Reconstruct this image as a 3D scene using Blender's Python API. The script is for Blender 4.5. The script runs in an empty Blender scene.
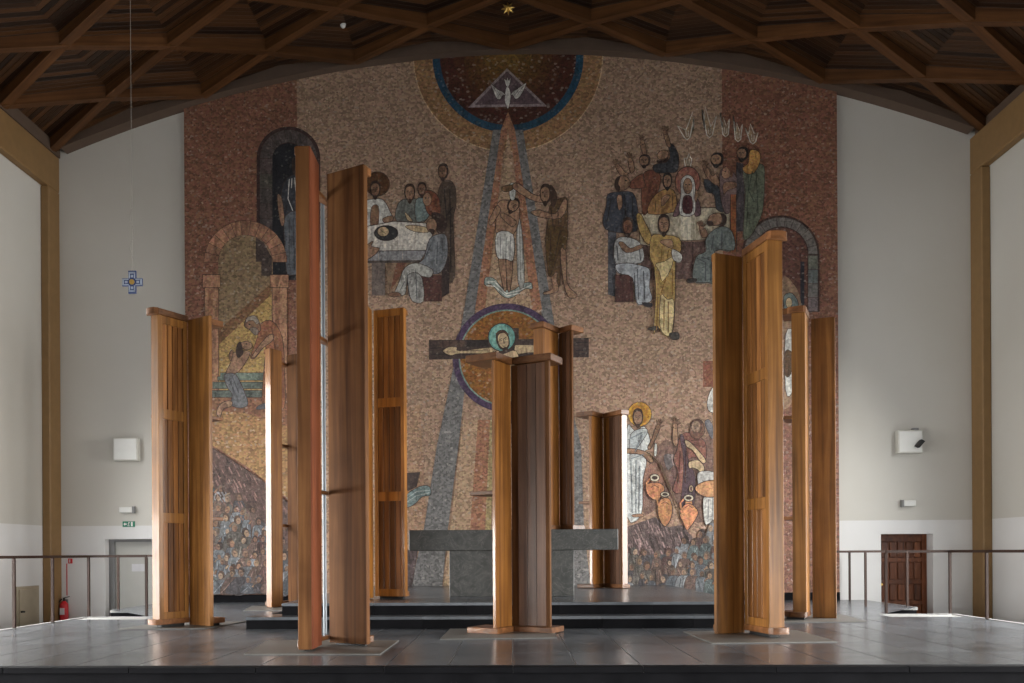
import bpy, bmesh, math, random
from mathutils import Vector, Matrix
from mathutils.geometry import tessellate_polygon
random.seed(7)
scn = bpy.context.scene
COL = scn.collection

# ------------------------------------------------------------------ camera
FPX, YAW, ROLL, EYE = 880.0, 0.034, 0.006, 1.03
XV, YV = 512.0, 552.0                       # where lines that run straight back meet
Fw = Vector((-math.sin(YAW), math.cos(YAW), 0))
R0 = Vector((math.cos(YAW), math.sin(YAW), 0))
U0 = Vector((0, 0, 1))
Rt = R0 * math.cos(ROLL) - U0 * math.sin(ROLL)
Up = U0 * math.cos(ROLL) + R0 * math.sin(ROLL)
CX = XV - FPX * math.tan(YAW) * math.cos(ROLL)
CY = YV + FPX * math.tan(YAW) * math.sin(ROLL)
EYEP = Vector((0, 0, EYE))
cd = bpy.data.cameras.new('camera')
cam = bpy.data.objects.new('camera', cd)
COL.objects.link(cam)
cd.sensor_width = 36.0
cd.lens = FPX / 1024.0 * 36.0
cd.shift_x = (512.0 - CX) / 1024.0
cd.shift_y = (CY - 341.5) / 1024.0
cd.clip_end = 200
m3 = Matrix((Rt, Up, -Fw)).transposed()
cam.matrix_world = Matrix.Translation(EYEP) @ m3.to_4x4()
scn.camera = cam

def ray(px, py):
    return Fw + Rt * ((px - CX) / FPX) - Up * ((py - CY) / FPX)
def aty(px, py, y):                          # point of the upright plane at depth y
    d = ray(px, py); return EYEP + d * (y / d.y)
def atz(px, py, z=0.0):                      # point of the level plane at height z
    d = ray(px, py); return EYEP + d * ((z - EYE) / d.z)
def W(px, y, py=500):                        # plan position
    p = aty(px, py, y); return Vector((p.x, p.y))

# ------------------------------------------------------------------ view, world, daylight
vs = scn.view_settings
vs.view_transform = 'Standard'; vs.look = 'None'; vs.gamma = 1.0; vs.use_curve_mapping = False
vs.exposure = 1.23
wd = bpy.data.worlds.new('overcast_sky'); scn.world = wd; wd.use_nodes = True
bg = wd.node_tree.nodes['Background']
bg.inputs[0].default_value = (0.75, 0.85, 1.0, 1); bg.inputs[1].default_value = 0.9

ROOM_X, BACK_Y, REAR_Y, FLOOR_Z = 9.75, 18.5, -12.0, -0.75
SIDE = {-1: 9.80, 1: 9.67}                    # where the side walls stand
# windows of the side walls (y from, y to, head, radiant power): all of them out of view
BAYS = [(-1.0, 2.4, 1.9, 620.0), (3.4, 6.8, 1.9, 540.0), (8.4, 11.6, 1.9, 320.0), (12.5, 15.7, 5.4, 430.0)]
WIN_Z0 = -0.45
POWER = {-1: 1.0, 1: 1.1}
TILT = math.radians(28)                       # skylight falls in from above
def daylight(name, loc, rot, sx, sy, power, col=(1.0, 0.985, 0.95), spread=180):
    l = bpy.data.lights.new(name, 'AREA'); l.shape = 'RECTANGLE'; l.size = sx; l.size_y = sy
    l.energy = power; l.color = col; l.spread = math.radians(spread)
    o = bpy.data.objects.new(name, l); COL.objects.link(o); o.location = loc; o.rotation_euler = rot
    return o
for s in (-1, 1):
    for a, b, zh, pw in BAYS:
        daylight('window_daylight', (s * (SIDE[s] + 0.75), (a + b) / 2, (WIN_Z0 + zh) / 2),
                 (math.pi / 2 - TILT, 0, s * math.pi / 2), b - a, zh - WIN_Z0, POWER[s] * pw, spread=135)
daylight('rear_daylight', (0, REAR_Y - 0.75, 2.4), (math.pi / 2, 0, 0), 9.0, 4.2, 220.0)

# ------------------------------------------------------------------ materials
def srgb(r, g, b):
    def f(c):
        c = max(0.0, min(1.0, c / 255.0))
        return c / 12.92 if c <= 0.04045 else ((c + 0.055) / 1.055) ** 2.4
    return (f(r), f(g), f(b), 1.0)
def newmat(name, rough=0.6, spec=0.4, metal=0.0, col=None):
    m = bpy.data.materials.new(name); m.use_nodes = True
    nt = m.node_tree; b = nt.nodes['Principled BSDF']
    b.inputs['Roughness'].default_value = rough
    b.inputs['Specular IOR Level'].default_value = spec
    b.inputs['Metallic'].default_value = metal
    if col: b.inputs['Base Color'].default_value = col
    return m, nt, b
def N(nt, t, **kw):
    n = nt.nodes.new(t)
    for k, v in kw.items(): setattr(n, k, v)
    return n
def ramp(nt, stops):
    r = N(nt, 'ShaderNodeValToRGB'); e = r.color_ramp.elements
    while len(e) < len(stops): e.new(0.5)
    for i, (p, c) in enumerate(stops): e[i].position = p; e[i].color = c
    return r
def mixc(nt, mode, fac, a, b):
    n = N(nt, 'ShaderNodeMix', data_type='RGBA', blend_type=mode)
    for sock, v in ((n.inputs[0], fac), (n.inputs[6], a), (n.inputs[7], b)):
        if hasattr(v, 'links'): nt.links.new(v, sock)
        else: sock.default_value = v
    return n.outputs[2]
def plain(name, col, rough=0.55, metal=0.0, spec=0.4, var=0.08, scale=6.0):
    m, nt, b = newmat(name, rough, spec, metal)
    tc = N(nt, 'ShaderNodeTexCoord'); no = N(nt, 'ShaderNodeTexNoise'); no.inputs['Scale'].default_value = scale
    no.inputs['Detail'].default_value = 4
    nt.links.new(tc.outputs['Object'], no.inputs['Vector'])
    r = ramp(nt, [(0.3, (1 - var,) * 3 + (1,)), (0.7, (1 + var * .5,) * 3 + (1,))])
    nt.links.new(no.outputs[0], r.inputs[0])
    nt.links.new(mixc(nt, 'MULTIPLY', 1.0, col, r.outputs[0]), b.inputs['Base Color'])
    return m
def wood(name, dark, mid, light, rough=0.42, axis='Z', scale=1.0, spread=0.35, bump=0.06, coat=0.7, spec=0.25):
    m, nt, b = newmat(name, rough, spec)
    b.inputs['Coat Weight'].default_value = coat; b.inputs['Coat Roughness'].default_value = 0.13
    tc = N(nt, 'ShaderNodeTexCoord'); oi = N(nt, 'ShaderNodeObjectInfo')
    mp = N(nt, 'ShaderNodeMapping')
    s = {'Z': (14, 14, 0.55), 'X': (0.55, 14, 14), 'UV': (0.6, 14, 1)}[axis]
    mp.inputs['Scale'].default_value = tuple(v * scale for v in s)
    va = N(nt, 'ShaderNodeVectorMath', operation='ADD')
    mu = N(nt, 'ShaderNodeMath', operation='MULTIPLY'); mu.inputs[1].default_value = 37.0
    nt.links.new(oi.outputs['Random'], mu.inputs[0]); nt.links.new(mu.outputs[0], va.inputs[1])
    nt.links.new(tc.outputs['UV' if axis == 'UV' else 'Object'], va.inputs[0]); nt.links.new(va.outputs[0], mp.inputs['Vector'])
    no = N(nt, 'ShaderNodeTexNoise'); no.inputs['Scale'].default_value = 1.0
    no.inputs['Detail'].default_value = 6; no.inputs['Distortion'].default_value = 0.6
    nt.links.new(mp.outputs[0], no.inputs['Vector'])
    r = ramp(nt, [(0.25, dark), (0.5, mid), (0.78, light)])
    nt.links.new(no.outputs[0], r.inputs[0])
    # knots / cloudy staining
    n2 = N(nt, 'ShaderNodeTexNoise'); n2.inputs['Scale'].default_value = 1.7; n2.inputs['Detail'].default_value = 3
    nt.links.new(va.outputs[0], n2.inputs['Vector'])
    r2 = ramp(nt, [(0.3, (0.7, 0.66, 0.62, 1)), (0.65, (1.05, 1.03, 1.0, 1))])
    nt.links.new(n2.outputs[0], r2.inputs[0])
    c = mixc(nt, 'MULTIPLY', 0.8, r.outputs[0], r2.outputs[0])
    mr = N(nt, 'ShaderNodeMapRange'); mr.inputs[3].default_value = 1 - spread; mr.inputs[4].default_value = 1 + spread
    nt.links.new(oi.outputs['Random'], mr.inputs[0])
    hs = N(nt, 'ShaderNodeHueSaturation'); nt.links.new(mr.outputs[0], hs.inputs['Value']); nt.links.new(c, hs.inputs['Color'])
    nt.links.new(hs.outputs[0], b.inputs['Base Color'])
    bp = N(nt, 'ShaderNodeBump'); bp.inputs['Strength'].default_value = bump; bp.inputs['Distance'].default_value = 0.01
    nt.links.new(no.outputs[0], bp.inputs['Height']); nt.links.new(bp.outputs[0], b.inputs['Normal'])
    return m
def stone(name, dark, light, rough=0.3, scale=2.5, veins=None, bump=0.05, random_amt=0.15, spec=0.5):
    m, nt, b = newmat(name, rough, spec)
    tc = N(nt, 'ShaderNodeTexCoord'); oi = N(nt, 'ShaderNodeObjectInfo')
    va = N(nt, 'ShaderNodeVectorMath', operation='ADD')
    mu = N(nt, 'ShaderNodeMath', operation='MULTIPLY'); mu.inputs[1].default_value = 51.0
    nt.links.new(oi.outputs['Random'], mu.inputs[0]); nt.links.new(mu.outputs[0], va.inputs[1])
    nt.links.new(tc.outputs['Object'], va.inputs[0])
    no = N(nt, 'ShaderNodeTexNoise'); no.inputs['Scale'].default_value = scale; no.inputs['Detail'].default_value = 8
    no.inputs['Roughness'].default_value = 0.65
    nt.links.new(va.outputs[0], no.inputs['Vector'])
    r = ramp(nt, [(0.3, dark), (0.72, light)]); nt.links.new(no.outputs[0], r.inputs[0])
    c = r.outputs[0]
    if veins:
        n3 = N(nt, 'ShaderNodeTexNoise'); n3.inputs['Scale'].default_value = 3.2; n3.inputs['Detail'].default_value = 9
        n3.inputs['Distortion'].default_value = 1.6; n3.inputs['Roughness'].default_value = 0.7
        nt.links.new(va.outputs[0], n3.inputs['Vector'])
        rv = ramp(nt, [(0.495, (0, 0, 0, 1)), (0.5, (1, 1, 1, 1)), (0.512, (0, 0, 0, 1))])
        nt.links.new(n3.outputs[0], rv.inputs[0])
        c = mixc(nt, 'MIX', rv.outputs[0], c, veins)
    mr = N(nt, 'ShaderNodeMapRange'); mr.inputs[3].default_value = 1 - random_amt; mr.inputs[4].default_value = 1 + random_amt
    nt.links.new(oi.outputs['Random'], mr.inputs[0])
    hs = N(nt, 'ShaderNodeHueSaturation'); nt.links.new(mr.outputs[0], hs.inputs['Value']); nt.links.new(c, hs.inputs['Color'])
    nt.links.new(hs.outputs[0], b.inputs['Base Color'])
    rr = N(nt, 'ShaderNodeMapRange'); rr.inputs[3].default_value = rough * 0.75; rr.inputs[4].default_value = rough * 1.35
    nt.links.new(no.outputs[0], rr.inputs[0]); nt.links.new(rr.outputs[0], b.inputs['Roughness'])
    bp = N(nt, 'ShaderNodeBump'); bp.inputs['Strength'].default_value = bump; bp.inputs['Distance'].default_value = 0.02
    nt.links.new(no.outputs[0], bp.inputs['Height']); nt.links.new(bp.outputs[0], b.inputs['Normal'])
    return m
def paint_wall():
    # beige plaster above, freshly painted white dado below z = 1.65
    m, nt, b = newmat('painted_plaster', 0.75, 0.25)
    tc = N(nt, 'ShaderNodeTexCoord'); sp = N(nt, 'ShaderNodeSeparateXYZ')
    nt.links.new(tc.outputs['Object'], sp.inputs[0])
    gt = N(nt, 'ShaderNodeMath', operation='GREATER_THAN'); gt.inputs[1].default_value = 1.64
    nt.links.new(sp.outputs[2], gt.inputs[0])
    no = N(nt, 'ShaderNodeTexNoise'); no.inputs['Scale'].default_value = 0.5; no.inputs['Detail'].default_value = 5
    nt.links.new(tc.outputs['Object'], no.inputs['Vector'])
    r = ramp(nt, [(0.3, (0.93, 0.92, 0.90, 1)), (0.7, (1, 1, 1, 1))]); nt.links.new(no.outputs[0], r.inputs[0])
    c = mixc(nt, 'MIX', gt.outputs[0], (0.66, 0.66, 0.66, 1), (0.53, 0.515, 0.475, 1))
    nt.links.new(mixc(nt, 'MULTIPLY', 1.0, c, r.outputs[0]), b.inputs['Base Color'])
    n2 = N(nt, 'ShaderNodeTexNoise'); n2.inputs['Scale'].default_value = 60
    nt.links.new(tc.outputs['Object'], n2.inputs['Vector'])
    bp = N(nt, 'ShaderNodeBump'); bp.inputs['Strength'].default_value = 0.08; bp.inputs['Distance'].default_value = 0.01
    nt.links.new(n2.outputs[0], bp.inputs['Height']); nt.links.new(bp.outputs[0], b.inputs['Normal'])
    return m
def plank_mat():
    # ceiling boarding: narrow boards follow the V coordinate (metres from the far beam)
    m, nt, b = newmat('ceiling_boarding', 0.4, 0.35)
    uv = N(nt, 'ShaderNodeTexCoord'); sp = N(nt, 'ShaderNodeSeparateXYZ')
    nt.links.new(uv.outputs['UV'], sp.inputs[0])
    dv = N(nt, 'ShaderNodeMath', operation='DIVIDE'); dv.inputs[1].default_value = 0.105
    nt.links.new(sp.outputs[1], dv.inputs[0])
    fl = N(nt, 'ShaderNodeMath', operation='FLOOR'); nt.links.new(dv.outputs[0], fl.inputs[0])
    fr = N(nt, 'ShaderNodeMath', operation='FRACT'); nt.links.new(dv.outputs[0], fr.inputs[0])
    oi = N(nt, 'ShaderNodeObjectInfo')
    ad = N(nt, 'ShaderNodeMath', operation='MULTIPLY_ADD'); ad.inputs[1].default_value = 91.0
    nt.links.new(oi.outputs['Random'], ad.inputs[0]); nt.links.new(fl.outputs[0], ad.inputs[2])
    wn = N(nt, 'ShaderNodeTexWhiteNoise', noise_dimensions='1D'); nt.links.new(ad.outputs[0], wn.inputs['W'])
    r = ramp(nt, [(0.0, (0.011, 0.004, 0.0015, 1)), (0.5, (0.036, 0.014, 0.004, 1)), (1.0, (0.078, 0.032, 0.010, 1))])
    nt.links.new(wn.outputs[0], r.inputs[0])
    mp = N(nt, 'ShaderNodeMapping'); mp.inputs['Scale'].default_value = (1.2, 22, 1)
    nt.links.new(uv.outputs['UV'], mp.inputs[0])
    no = N(nt, 'ShaderNodeTexNoise'); no.inputs['Scale'].default_value = 1; no.inputs['Detail'].default_value = 5
    nt.links.new(mp.outputs[0], no.inputs['Vector'])
    r2 = ramp(nt, [(0.3, (0.75, 0.72, 0.7, 1)), (0.7, (1.1, 1.1, 1.1, 1))]); nt.links.new(no.outputs[0], r2.inputs[0])
    c = mixc(nt, 'MULTIPLY', 1.0, r.outputs[0], r2.outputs[0])
    gr = ramp(nt, [(0.0, (0, 0, 0, 1)), (0.09, (1, 1, 1, 1)), (0.91, (1, 1, 1, 1)), (1.0, (0, 0, 0, 1))])
    nt.links.new(fr.outputs[0], gr.inputs[0])
    nt.links.new(c, b.inputs['Base Color'])
    bp = N(nt, 'ShaderNodeBump'); bp.inputs['Strength'].default_value = 0.9; bp.inputs['Distance'].default_value = 0.02
    nt.links.new(gr.outputs[0], bp.inputs['Height']); nt.links.new(bp.outputs[0], b.inputs['Normal'])
    return m
def mosaic_mat(name, tess=0.05, contrast=0.3, sparkle=0.25, streaky=False):
    # small stone tesserae; the colour of the picture comes from the 'Col' attribute
    m, nt, b = newmat(name, 0.5, 0.4)
    at = N(nt, 'ShaderNodeAttribute', attribute_name='Col')
    tc = N(nt, 'ShaderNodeTexCoord'); mp = N(nt, 'ShaderNodeMapping')
    mp.inputs['Scale'].default_value = (1 / tess, 1 / tess, 1.25 / tess)
    nt.links.new(tc.outputs['Object'], mp.inputs[0])
    vo = N(nt, 'ShaderNodeTexVoronoi', feature='F1'); vo.inputs['Scale'].default_value = 1.0
    vo.inputs['Randomness'].default_value = 0.75
    nt.links.new(mp.outputs[0], vo.inputs['Vector'])
    sp = N(nt, 'ShaderNodeSeparateColor'); nt.links.new(vo.outputs['Color'], sp.inputs[0])
    mr = N(nt, 'ShaderNodeMapRange'); mr.inputs[3].default_value = 1 - contrast; mr.inputs[4].default_value = 1 + contrast
    nt.links.new(sp.outputs[0], mr.inputs[0])
    pw = ramp(nt, [(0.0, (0, 0, 0, 1)), (0.9, (0, 0, 0, 1)), (1.0, (1, 1, 1, 1))]); nt.links.new(sp.outputs[1], pw.inputs[0])
    hue = N(nt, 'ShaderNodeMapRange'); hue.inputs[3].default_value = 0.485; hue.inputs[4].default_value = 0.515
    nt.links.new(sp.outputs[2], hue.inputs[0])
    hs = N(nt, 'ShaderNodeHueSaturation'); nt.links.new(hue.outputs[0], hs.inputs['Hue'])
    nt.links.new(mr.outputs[0], hs.inputs['Value']); nt.links.new(at.outputs['Color'], hs.inputs['Color'])
    sc = N(nt, 'ShaderNodeMath', operation='MULTIPLY'); sc.inputs[1].default_value = sparkle
    nt.links.new(pw.outputs[0], sc.inputs[0])
    c = mixc(nt, 'MIX', sc.outputs[0], hs.outputs[0], (0.75, 0.70, 0.62, 1))
    # broad unevenness of the stone supply
    n2 = N(nt, 'ShaderNodeTexNoise'); n2.inputs['Scale'].default_value = 1.3; n2.inputs['Detail'].default_value = 6
    nt.links.new(tc.outputs['Object'], n2.inputs['Vector'])
    r2 = ramp(nt, [(0.35, (0.93, 0.92, 0.91, 1)), (0.65, (1.04, 1.03, 1.03, 1))]); nt.links.new(n2.outputs[0], r2.inputs[0])
    c = mixc(nt, 'MULTIPLY', 1.0, c, r2.outputs[0])
    if streaky:                                   # courses of lighter and darker stone, mostly running downwards
        mq = N(nt, 'ShaderNodeMapping'); mq.inputs['Scale'].default_value = (9, 1, 3.2); mq.inputs['Rotation'].default_value = (0, .25, 0)
        nt.links.new(tc.outputs['Object'], mq.inputs[0])
        n4 = N(nt, 'ShaderNodeTexNoise'); n4.inputs['Scale'].default_value = 1.0; n4.inputs['Detail'].default_value = 5; n4.inputs['Distortion'].default_value = 1.2
        nt.links.new(mq.outputs[0], n4.inputs['Vector'])
        r4 = ramp(nt, [(0.34, (0.58, 0.56, 0.55, 1)), (0.5, (0.95, 0.95, 0.95, 1)), (0.66, (1.22, 1.2, 1.16, 1))]); nt.links.new(n4.outputs[0], r4.inputs[0])
        c = mixc(nt, 'MULTIPLY', 1.0, c, r4.outputs[0])
    nt.links.new(c, b.inputs['Base Color'])
    ve = N(nt, 'ShaderNodeTexVoronoi', feature='DISTANCE_TO_EDGE'); ve.inputs['Scale'].default_value = 1.0
    ve.inputs['Randomness'].default_value = 0.75
    nt.links.new(mp.outputs[0], ve.inputs['Vector'])
    rb = ramp(nt, [(0.0, (0, 0, 0, 1)), (0.14, (1, 1, 1, 1))]); nt.links.new(ve.outputs['Distance'], rb.inputs[0])
    hsum = N(nt, 'ShaderNodeMath', operation='ADD'); nt.links.new(rb.outputs[0], hsum.inputs[0]); nt.links.new(sp.outputs[0], hsum.inputs[1])
    bp = N(nt, 'ShaderNodeBump'); bp.inputs['Strength'].default_value = 0.4; bp.inputs['Distance'].default_value = 0.012
    nt.links.new(hsum.outputs[0], bp.inputs['Height']); nt.links.new(bp.outputs[0], b.inputs['Normal'])
    return m
def glass_mat():
    m, nt, b = newmat('window_glass')
    nt.nodes.remove(b); o = nt.nodes['Material Output']
    t = N(nt, 'ShaderNodeBsdfTransparent'); g = N(nt, 'ShaderNodeBsdfGlossy'); g.inputs['Roughness'].default_value = 0.05
    mx = N(nt, 'ShaderNodeMixShader'); mx.inputs[0].default_value = 0.08
    nt.links.new(t.outputs[0], mx.inputs[1]); nt.links.new(g.outputs[0], mx.inputs[2]); nt.links.new(mx.outputs[0], o.inputs[0])
    return m

M = {}
M['wall'] = paint_wall()
M['wood'] = wood('varnished_larch', (0.075, 0.028, 0.007, 1), (0.20, 0.08, 0.018, 1), (0.32, 0.14, 0.034, 1), spread=.2)
M['wood_satin'] = wood('amber_larch', (0.08, 0.033, 0.008, 1), (0.215, 0.092, 0.020, 1), (0.34, 0.158, 0.042, 1), rough=0.45, spread=0.15, coat=0.12)
M['wood_dark'] = wood('dark_and_shaded_board', (0.05, 0.02, 0.008, 1), (0.11, 0.047, 0.017, 1), (0.17, 0.08, 0.03, 1), rough=0.6, spread=0.12, coat=0.0, spec=0.1)  # tallest screen's own dark wood; on other screens, shade put into the colour
M['wood_amber_lit'] = wood('lit_amber_larch', (0.12, 0.044, 0.008, 1), (0.33, 0.135, 0.024, 1), (0.48, 0.21, 0.05, 1), rough=0.45, spread=0.15, coat=0.12)  # amber larch again, lightened so the colour stands in for stronger light
M['wood_red'] = wood('red_lining', (0.07, 0.018, 0.007, 1), (0.14, 0.038, 0.014, 1), (0.20, 0.06, 0.024, 1), rough=0.5, spread=0.1, coat=0.05)
M['slat'] = wood('varnished_slat', (0.07, 0.026, 0.008, 1), (0.17, 0.068, 0.018, 1), (0.33, 0.145, 0.04, 1), spread=0.45, coat=0.15)
M['slat_dark'] = wood('dark_slat', (0.05, 0.023, 0.012, 1), (0.10, 0.048, 0.026, 1), (0.16, 0.08, 0.046, 1), spread=0.25, coat=0.35)
M['cap'] = wood('cap_wood', (0.075, 0.03, 0.011, 1), (0.15, 0.062, 0.022, 1), (0.23, 0.10, 0.038, 1), axis='X', coat=0.2)
M['beam'] = wood('ceiling_beam', (0.05, 0.02, 0.007, 1), (0.09, 0.037, 0.012, 1), (0.125, 0.054, 0.019, 1), axis='UV', rough=0.5, spread=0.15, coat=0)
M['plank'] = plank_mat()
M['door_wood'] = wood('door_oak', (0.05, 0.016, 0.006, 1), (0.125, 0.04, 0.014, 1), (0.20, 0.068, 0.024, 1), spread=0.2, coat=0.05)
M['slate'] = stone('dark_slate', (0.058, 0.064, 0.072, 1), (0.13, 0.142, 0.158, 1), rough=0.22)
M['slate_edge'] = stone('slate_edge', (0.004, 0.004, 0.0048, 1), (0.010, 0.010, 0.0115, 1), rough=0.7, bump=0.02, spec=0.04)
M['slab'] = stone('grey_slab', (0.085, 0.083, 0.078, 1), (0.16, 0.155, 0.145, 1), rough=0.4)
M['altar'] = stone('dark_marble', (0.024, 0.025, 0.023, 1), (0.075, 0.075, 0.07, 1), rough=0.4, scale=6, veins=(0.17, 0.165, 0.15, 1))
M['grout'] = plain('grout', (0.27, 0.27, 0.26, 1), 0.8)
M['nave'] = stone('nave_floor', (0.05, 0.05, 0.05, 1), (0.09, 0.09, 0.09, 1), rough=0.35)
M['ochre'] = plain('ochre_painted_concrete', (0.22, 0.128, 0.05, 1), 0.6)
M['cornice'] = plain('grey_brown_concrete', (0.095, 0.062, 0.043, 1), 0.8)
M['rail'] = plain('brown_steel', (0.045, 0.026, 0.020, 1), 0.5, spec=0.25)
M['steel'] = plain('steel_tube', (0.20, 0.22, 0.24, 1), 0.45, metal=0.4)
M['black'] = plain('black_rubber', (0.012, 0.012, 0.012, 1), 0.6)
M['white'] = plain('white_plastic', (0.66, 0.66, 0.63, 1), 0.4, var=0.03)
M['offwhite'] = plain('offwhite_box', (0.56, 0.55, 0.50, 1), 0.5, var=0.03)
M['greymetal'] = plain('grey_frame', (0.20, 0.20, 0.20, 1), 0.4)
M['greydoor'] = plain('grey_door_paint', (0.46, 0.46, 0.43, 1), 0.5, var=0.03)
M['green'] = plain('sign_green', (0.01, 0.18, 0.10, 1), 0.4)
M['red'] = plain('signal_red', (0.52, 0.018, 0.025, 1), 0.35)
M['beige'] = plain('beige_cabinet', (0.34, 0.29, 0.21, 1), 0.5)
M['brass'] = plain('brass', (0.62, 0.42, 0.12, 1), 0.3, metal=0.8)
M['blue'] = plain('blue_enamel', (0.045, 0.075, 0.20, 1), 0.25)
M['paleblue'] = plain('pale_blue_enamel', (0.40, 0.46, 0.58, 1), 0.3)
M['cable'] = plain('pale_cable', (0.30, 0.28, 0.25, 1), 0.6)
M['kerb'] = plain('white_kerb', (0.36, 0.36, 0.36, 1), 0.5)
M['paper'] = plain('paper', (0.62, 0.62, 0.64, 1), 0.6)
M['glass'] = glass_mat()
M['mosaic'] = mosaic_mat('mosaic_field', 0.047, 0.42, 0.22)
M['mosaic_fine'] = mosaic_mat('mosaic_figures', 0.040, 0.28, 0.10, True)

# ------------------------------------------------------------------ mesh helpers
class MB:
    def __init__(s): s.v = []; s.f = []; s.c = []; s.uv = None
    def poly(s, pts, faces, col=None):
        o = len(s.v); s.v += [tuple(p) for p in pts]
        for fc in faces: s.f.append([o + i for i in fc]); s.c.append(col)
        return s
    def prism(s, plan, z0, z1, col=None):            # plan: list of (x, y); upright prism
        n = len(plan)
        a = sum(plan[i][0] * plan[(i + 1) % n][1] - plan[(i + 1) % n][0] * plan[i][1] for i in range(n))
        if a < 0: plan = plan[::-1]
        pts = [(p[0], p[1], z0) for p in plan] + [(p[0], p[1], z1) for p in plan]
        fs = [list(range(n))[::-1], [n + i for i in range(n)]]
        fs += [[i, (i + 1) % n, n + (i + 1) % n, n + i] for i in range(n)]
        return s.poly(pts, fs, col)
    def box(s, x0, x1, y0, y1, z0, z1, col=None):
        return s.prism([(x0, y0), (x1, y0), (x1, y1), (x0, y1)], z0, z1, col)
    def bar(s, a, b, wv, hv):                        # box from a to b, half-extent vectors wv, hv
        a, b, wv, hv = Vector(a), Vector(b), Vector(wv), Vector(hv)
        pts = [a - wv - hv, a + wv - hv, a + wv + hv, a - wv + hv, b - wv - hv, b + wv - hv, b + wv + hv, b - wv + hv]
        return s.poly(pts, [[3, 2, 1, 0], [4, 5, 6, 7], [0, 1, 5, 4], [1, 2, 6, 5], [2, 3, 7, 6], [3, 0, 4, 7]])
    def tube(s, a, b, r, n=10, r2=None):
        a, b = Vector(a), Vector(b); d = (b - a).normalized()
        u = d.orthogonal().normalized(); w = d.cross(u); r2 = r if r2 is None else r2
        pts = []
        for p, rr in ((a, r), (b, r2)):
            for i in range(n):
                t = 2 * math.pi * i / n; pts.append(p + u * (rr * math.cos(t)) + w * (rr * math.sin(t)))
        fs = [[i, (i + 1) % n, n + (i + 1) % n, n + i] for i in range(n)] + [list(range(n))[::-1], [n + i for i in range(n)]]
        return s.poly(pts, fs)
    def ball(s, c, r, sz=1.0, n=10, k=6):
        pts = []; fs = []
        for j in range(k + 1):
            ph = math.pi * j / k
            for i in range(n):
                t = 2 * math.pi * i / n
                pts.append((c[0] + r * math.sin(ph) * math.cos(t), c[1] + r * math.sin(ph) * math.sin(t), c[2] + r * sz * math.cos(ph)))
        for j in range(k):
            for i in range(n): fs.append([j * n + i, (j + 1) * n + i, (j + 1) * n + (i + 1) % n, j * n + (i + 1) % n])
        return s.poly(pts, fs)
    def build(s, name, mat, parent=None, loc=None, bevel=0.0, smooth=False):
        base = Vector(loc) if loc is not None else Vector((0, 0, 0))
        org = Vector(parent.matrix_world.translation) if parent is not None else base
        if parent is not None and loc is None: base = org
        me = bpy.data.meshes.new(name)
        me.from_pydata([tuple(Vector(p) - base) for p in s.v], [], s.f)
        if any(c is not None for c in s.c):
            ca = me.color_attributes.new('Col', 'FLOAT_COLOR', 'CORNER'); k = 0
            for p, c in zip(me.polygons, s.c):
                for li in p.loop_indices: ca.data[li].color = c
        if s.uv:
            ul = me.uv_layers.new(name='UVMap')
            for p, u in zip(me.polygons, s.uv):
                for li, q in zip(p.loop_indices, u): ul.data[li].uv = q
        if bevel:
            bm = bmesh.new(); bm.from_mesh(me)
            bmesh.ops.bevel(bm, geom=bm.edges[:], offset=bevel, segments=1, affect='EDGES', clamp_overlap=True)
            bm.to_mesh(me); bm.free()
        if smooth:
            for p in me.polygons: p.use_smooth = True
        me.materials.append(mat)
        ob = bpy.data.objects.new(name, me); COL.objects.link(ob)
        ob.location = base
        if parent is not None:
            ob.parent = parent; ob.location = base - org
        return ob
def thing(name, label, cat, loc=(0, 0, 0), group=None):
    o = bpy.data.objects.new(name, None); COL.objects.link(o); o.location = loc
    o.empty_display_size = 0.2
    o.matrix_world = Matrix.Translation(Vector(loc))
    tag(o, label, cat, group); return o
def tag(o, label, cat, group=None):
    o['label'] = label; o['category'] = cat
    if group: o['group'] = group
    return o
def struct(o): o['kind'] = 'structure'; return o
def sempty(name, loc=(0, 0, 0)):
    o = bpy.data.objects.new(name, None); COL.objects.link(o); o.location = loc
    o.matrix_world = Matrix.Translation(Vector(loc)); o['kind'] = 'structure'; return o
def box(name, mat, parent, x0, x1, y0, y1, z0, z1, bevel=0.0):
    return MB().box(x0, x1, y0, y1, z0, z1).build(name, mat, parent, bevel=bevel)
# ------------------------------------------------------------------ the room
def arc(x): return 11.47 - 0.0205 * x * x
def arch_wall(name, x0, x1, y0, y1, zbot, mat, extra=0.0, n=40, zfun=arc):
    mb = MB(); xs = [x0 + (x1 - x0) * i / n for i in range(n + 1)]
    pts = [(x0, y0, zbot), (x1, y0, zbot)] + [(x, y0, zfun(x) + extra) for x in reversed(xs)]
    k = len(pts); back = [(p[0], y1, p[2]) for p in pts]
    mb.poly(pts + back, [list(range(k)), list(range(2 * k - 1, k - 1, -1))] + [[i, k + i, k + (i + 1) % k, (i + 1) % k] for i in range(k)])
    return mb

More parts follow.
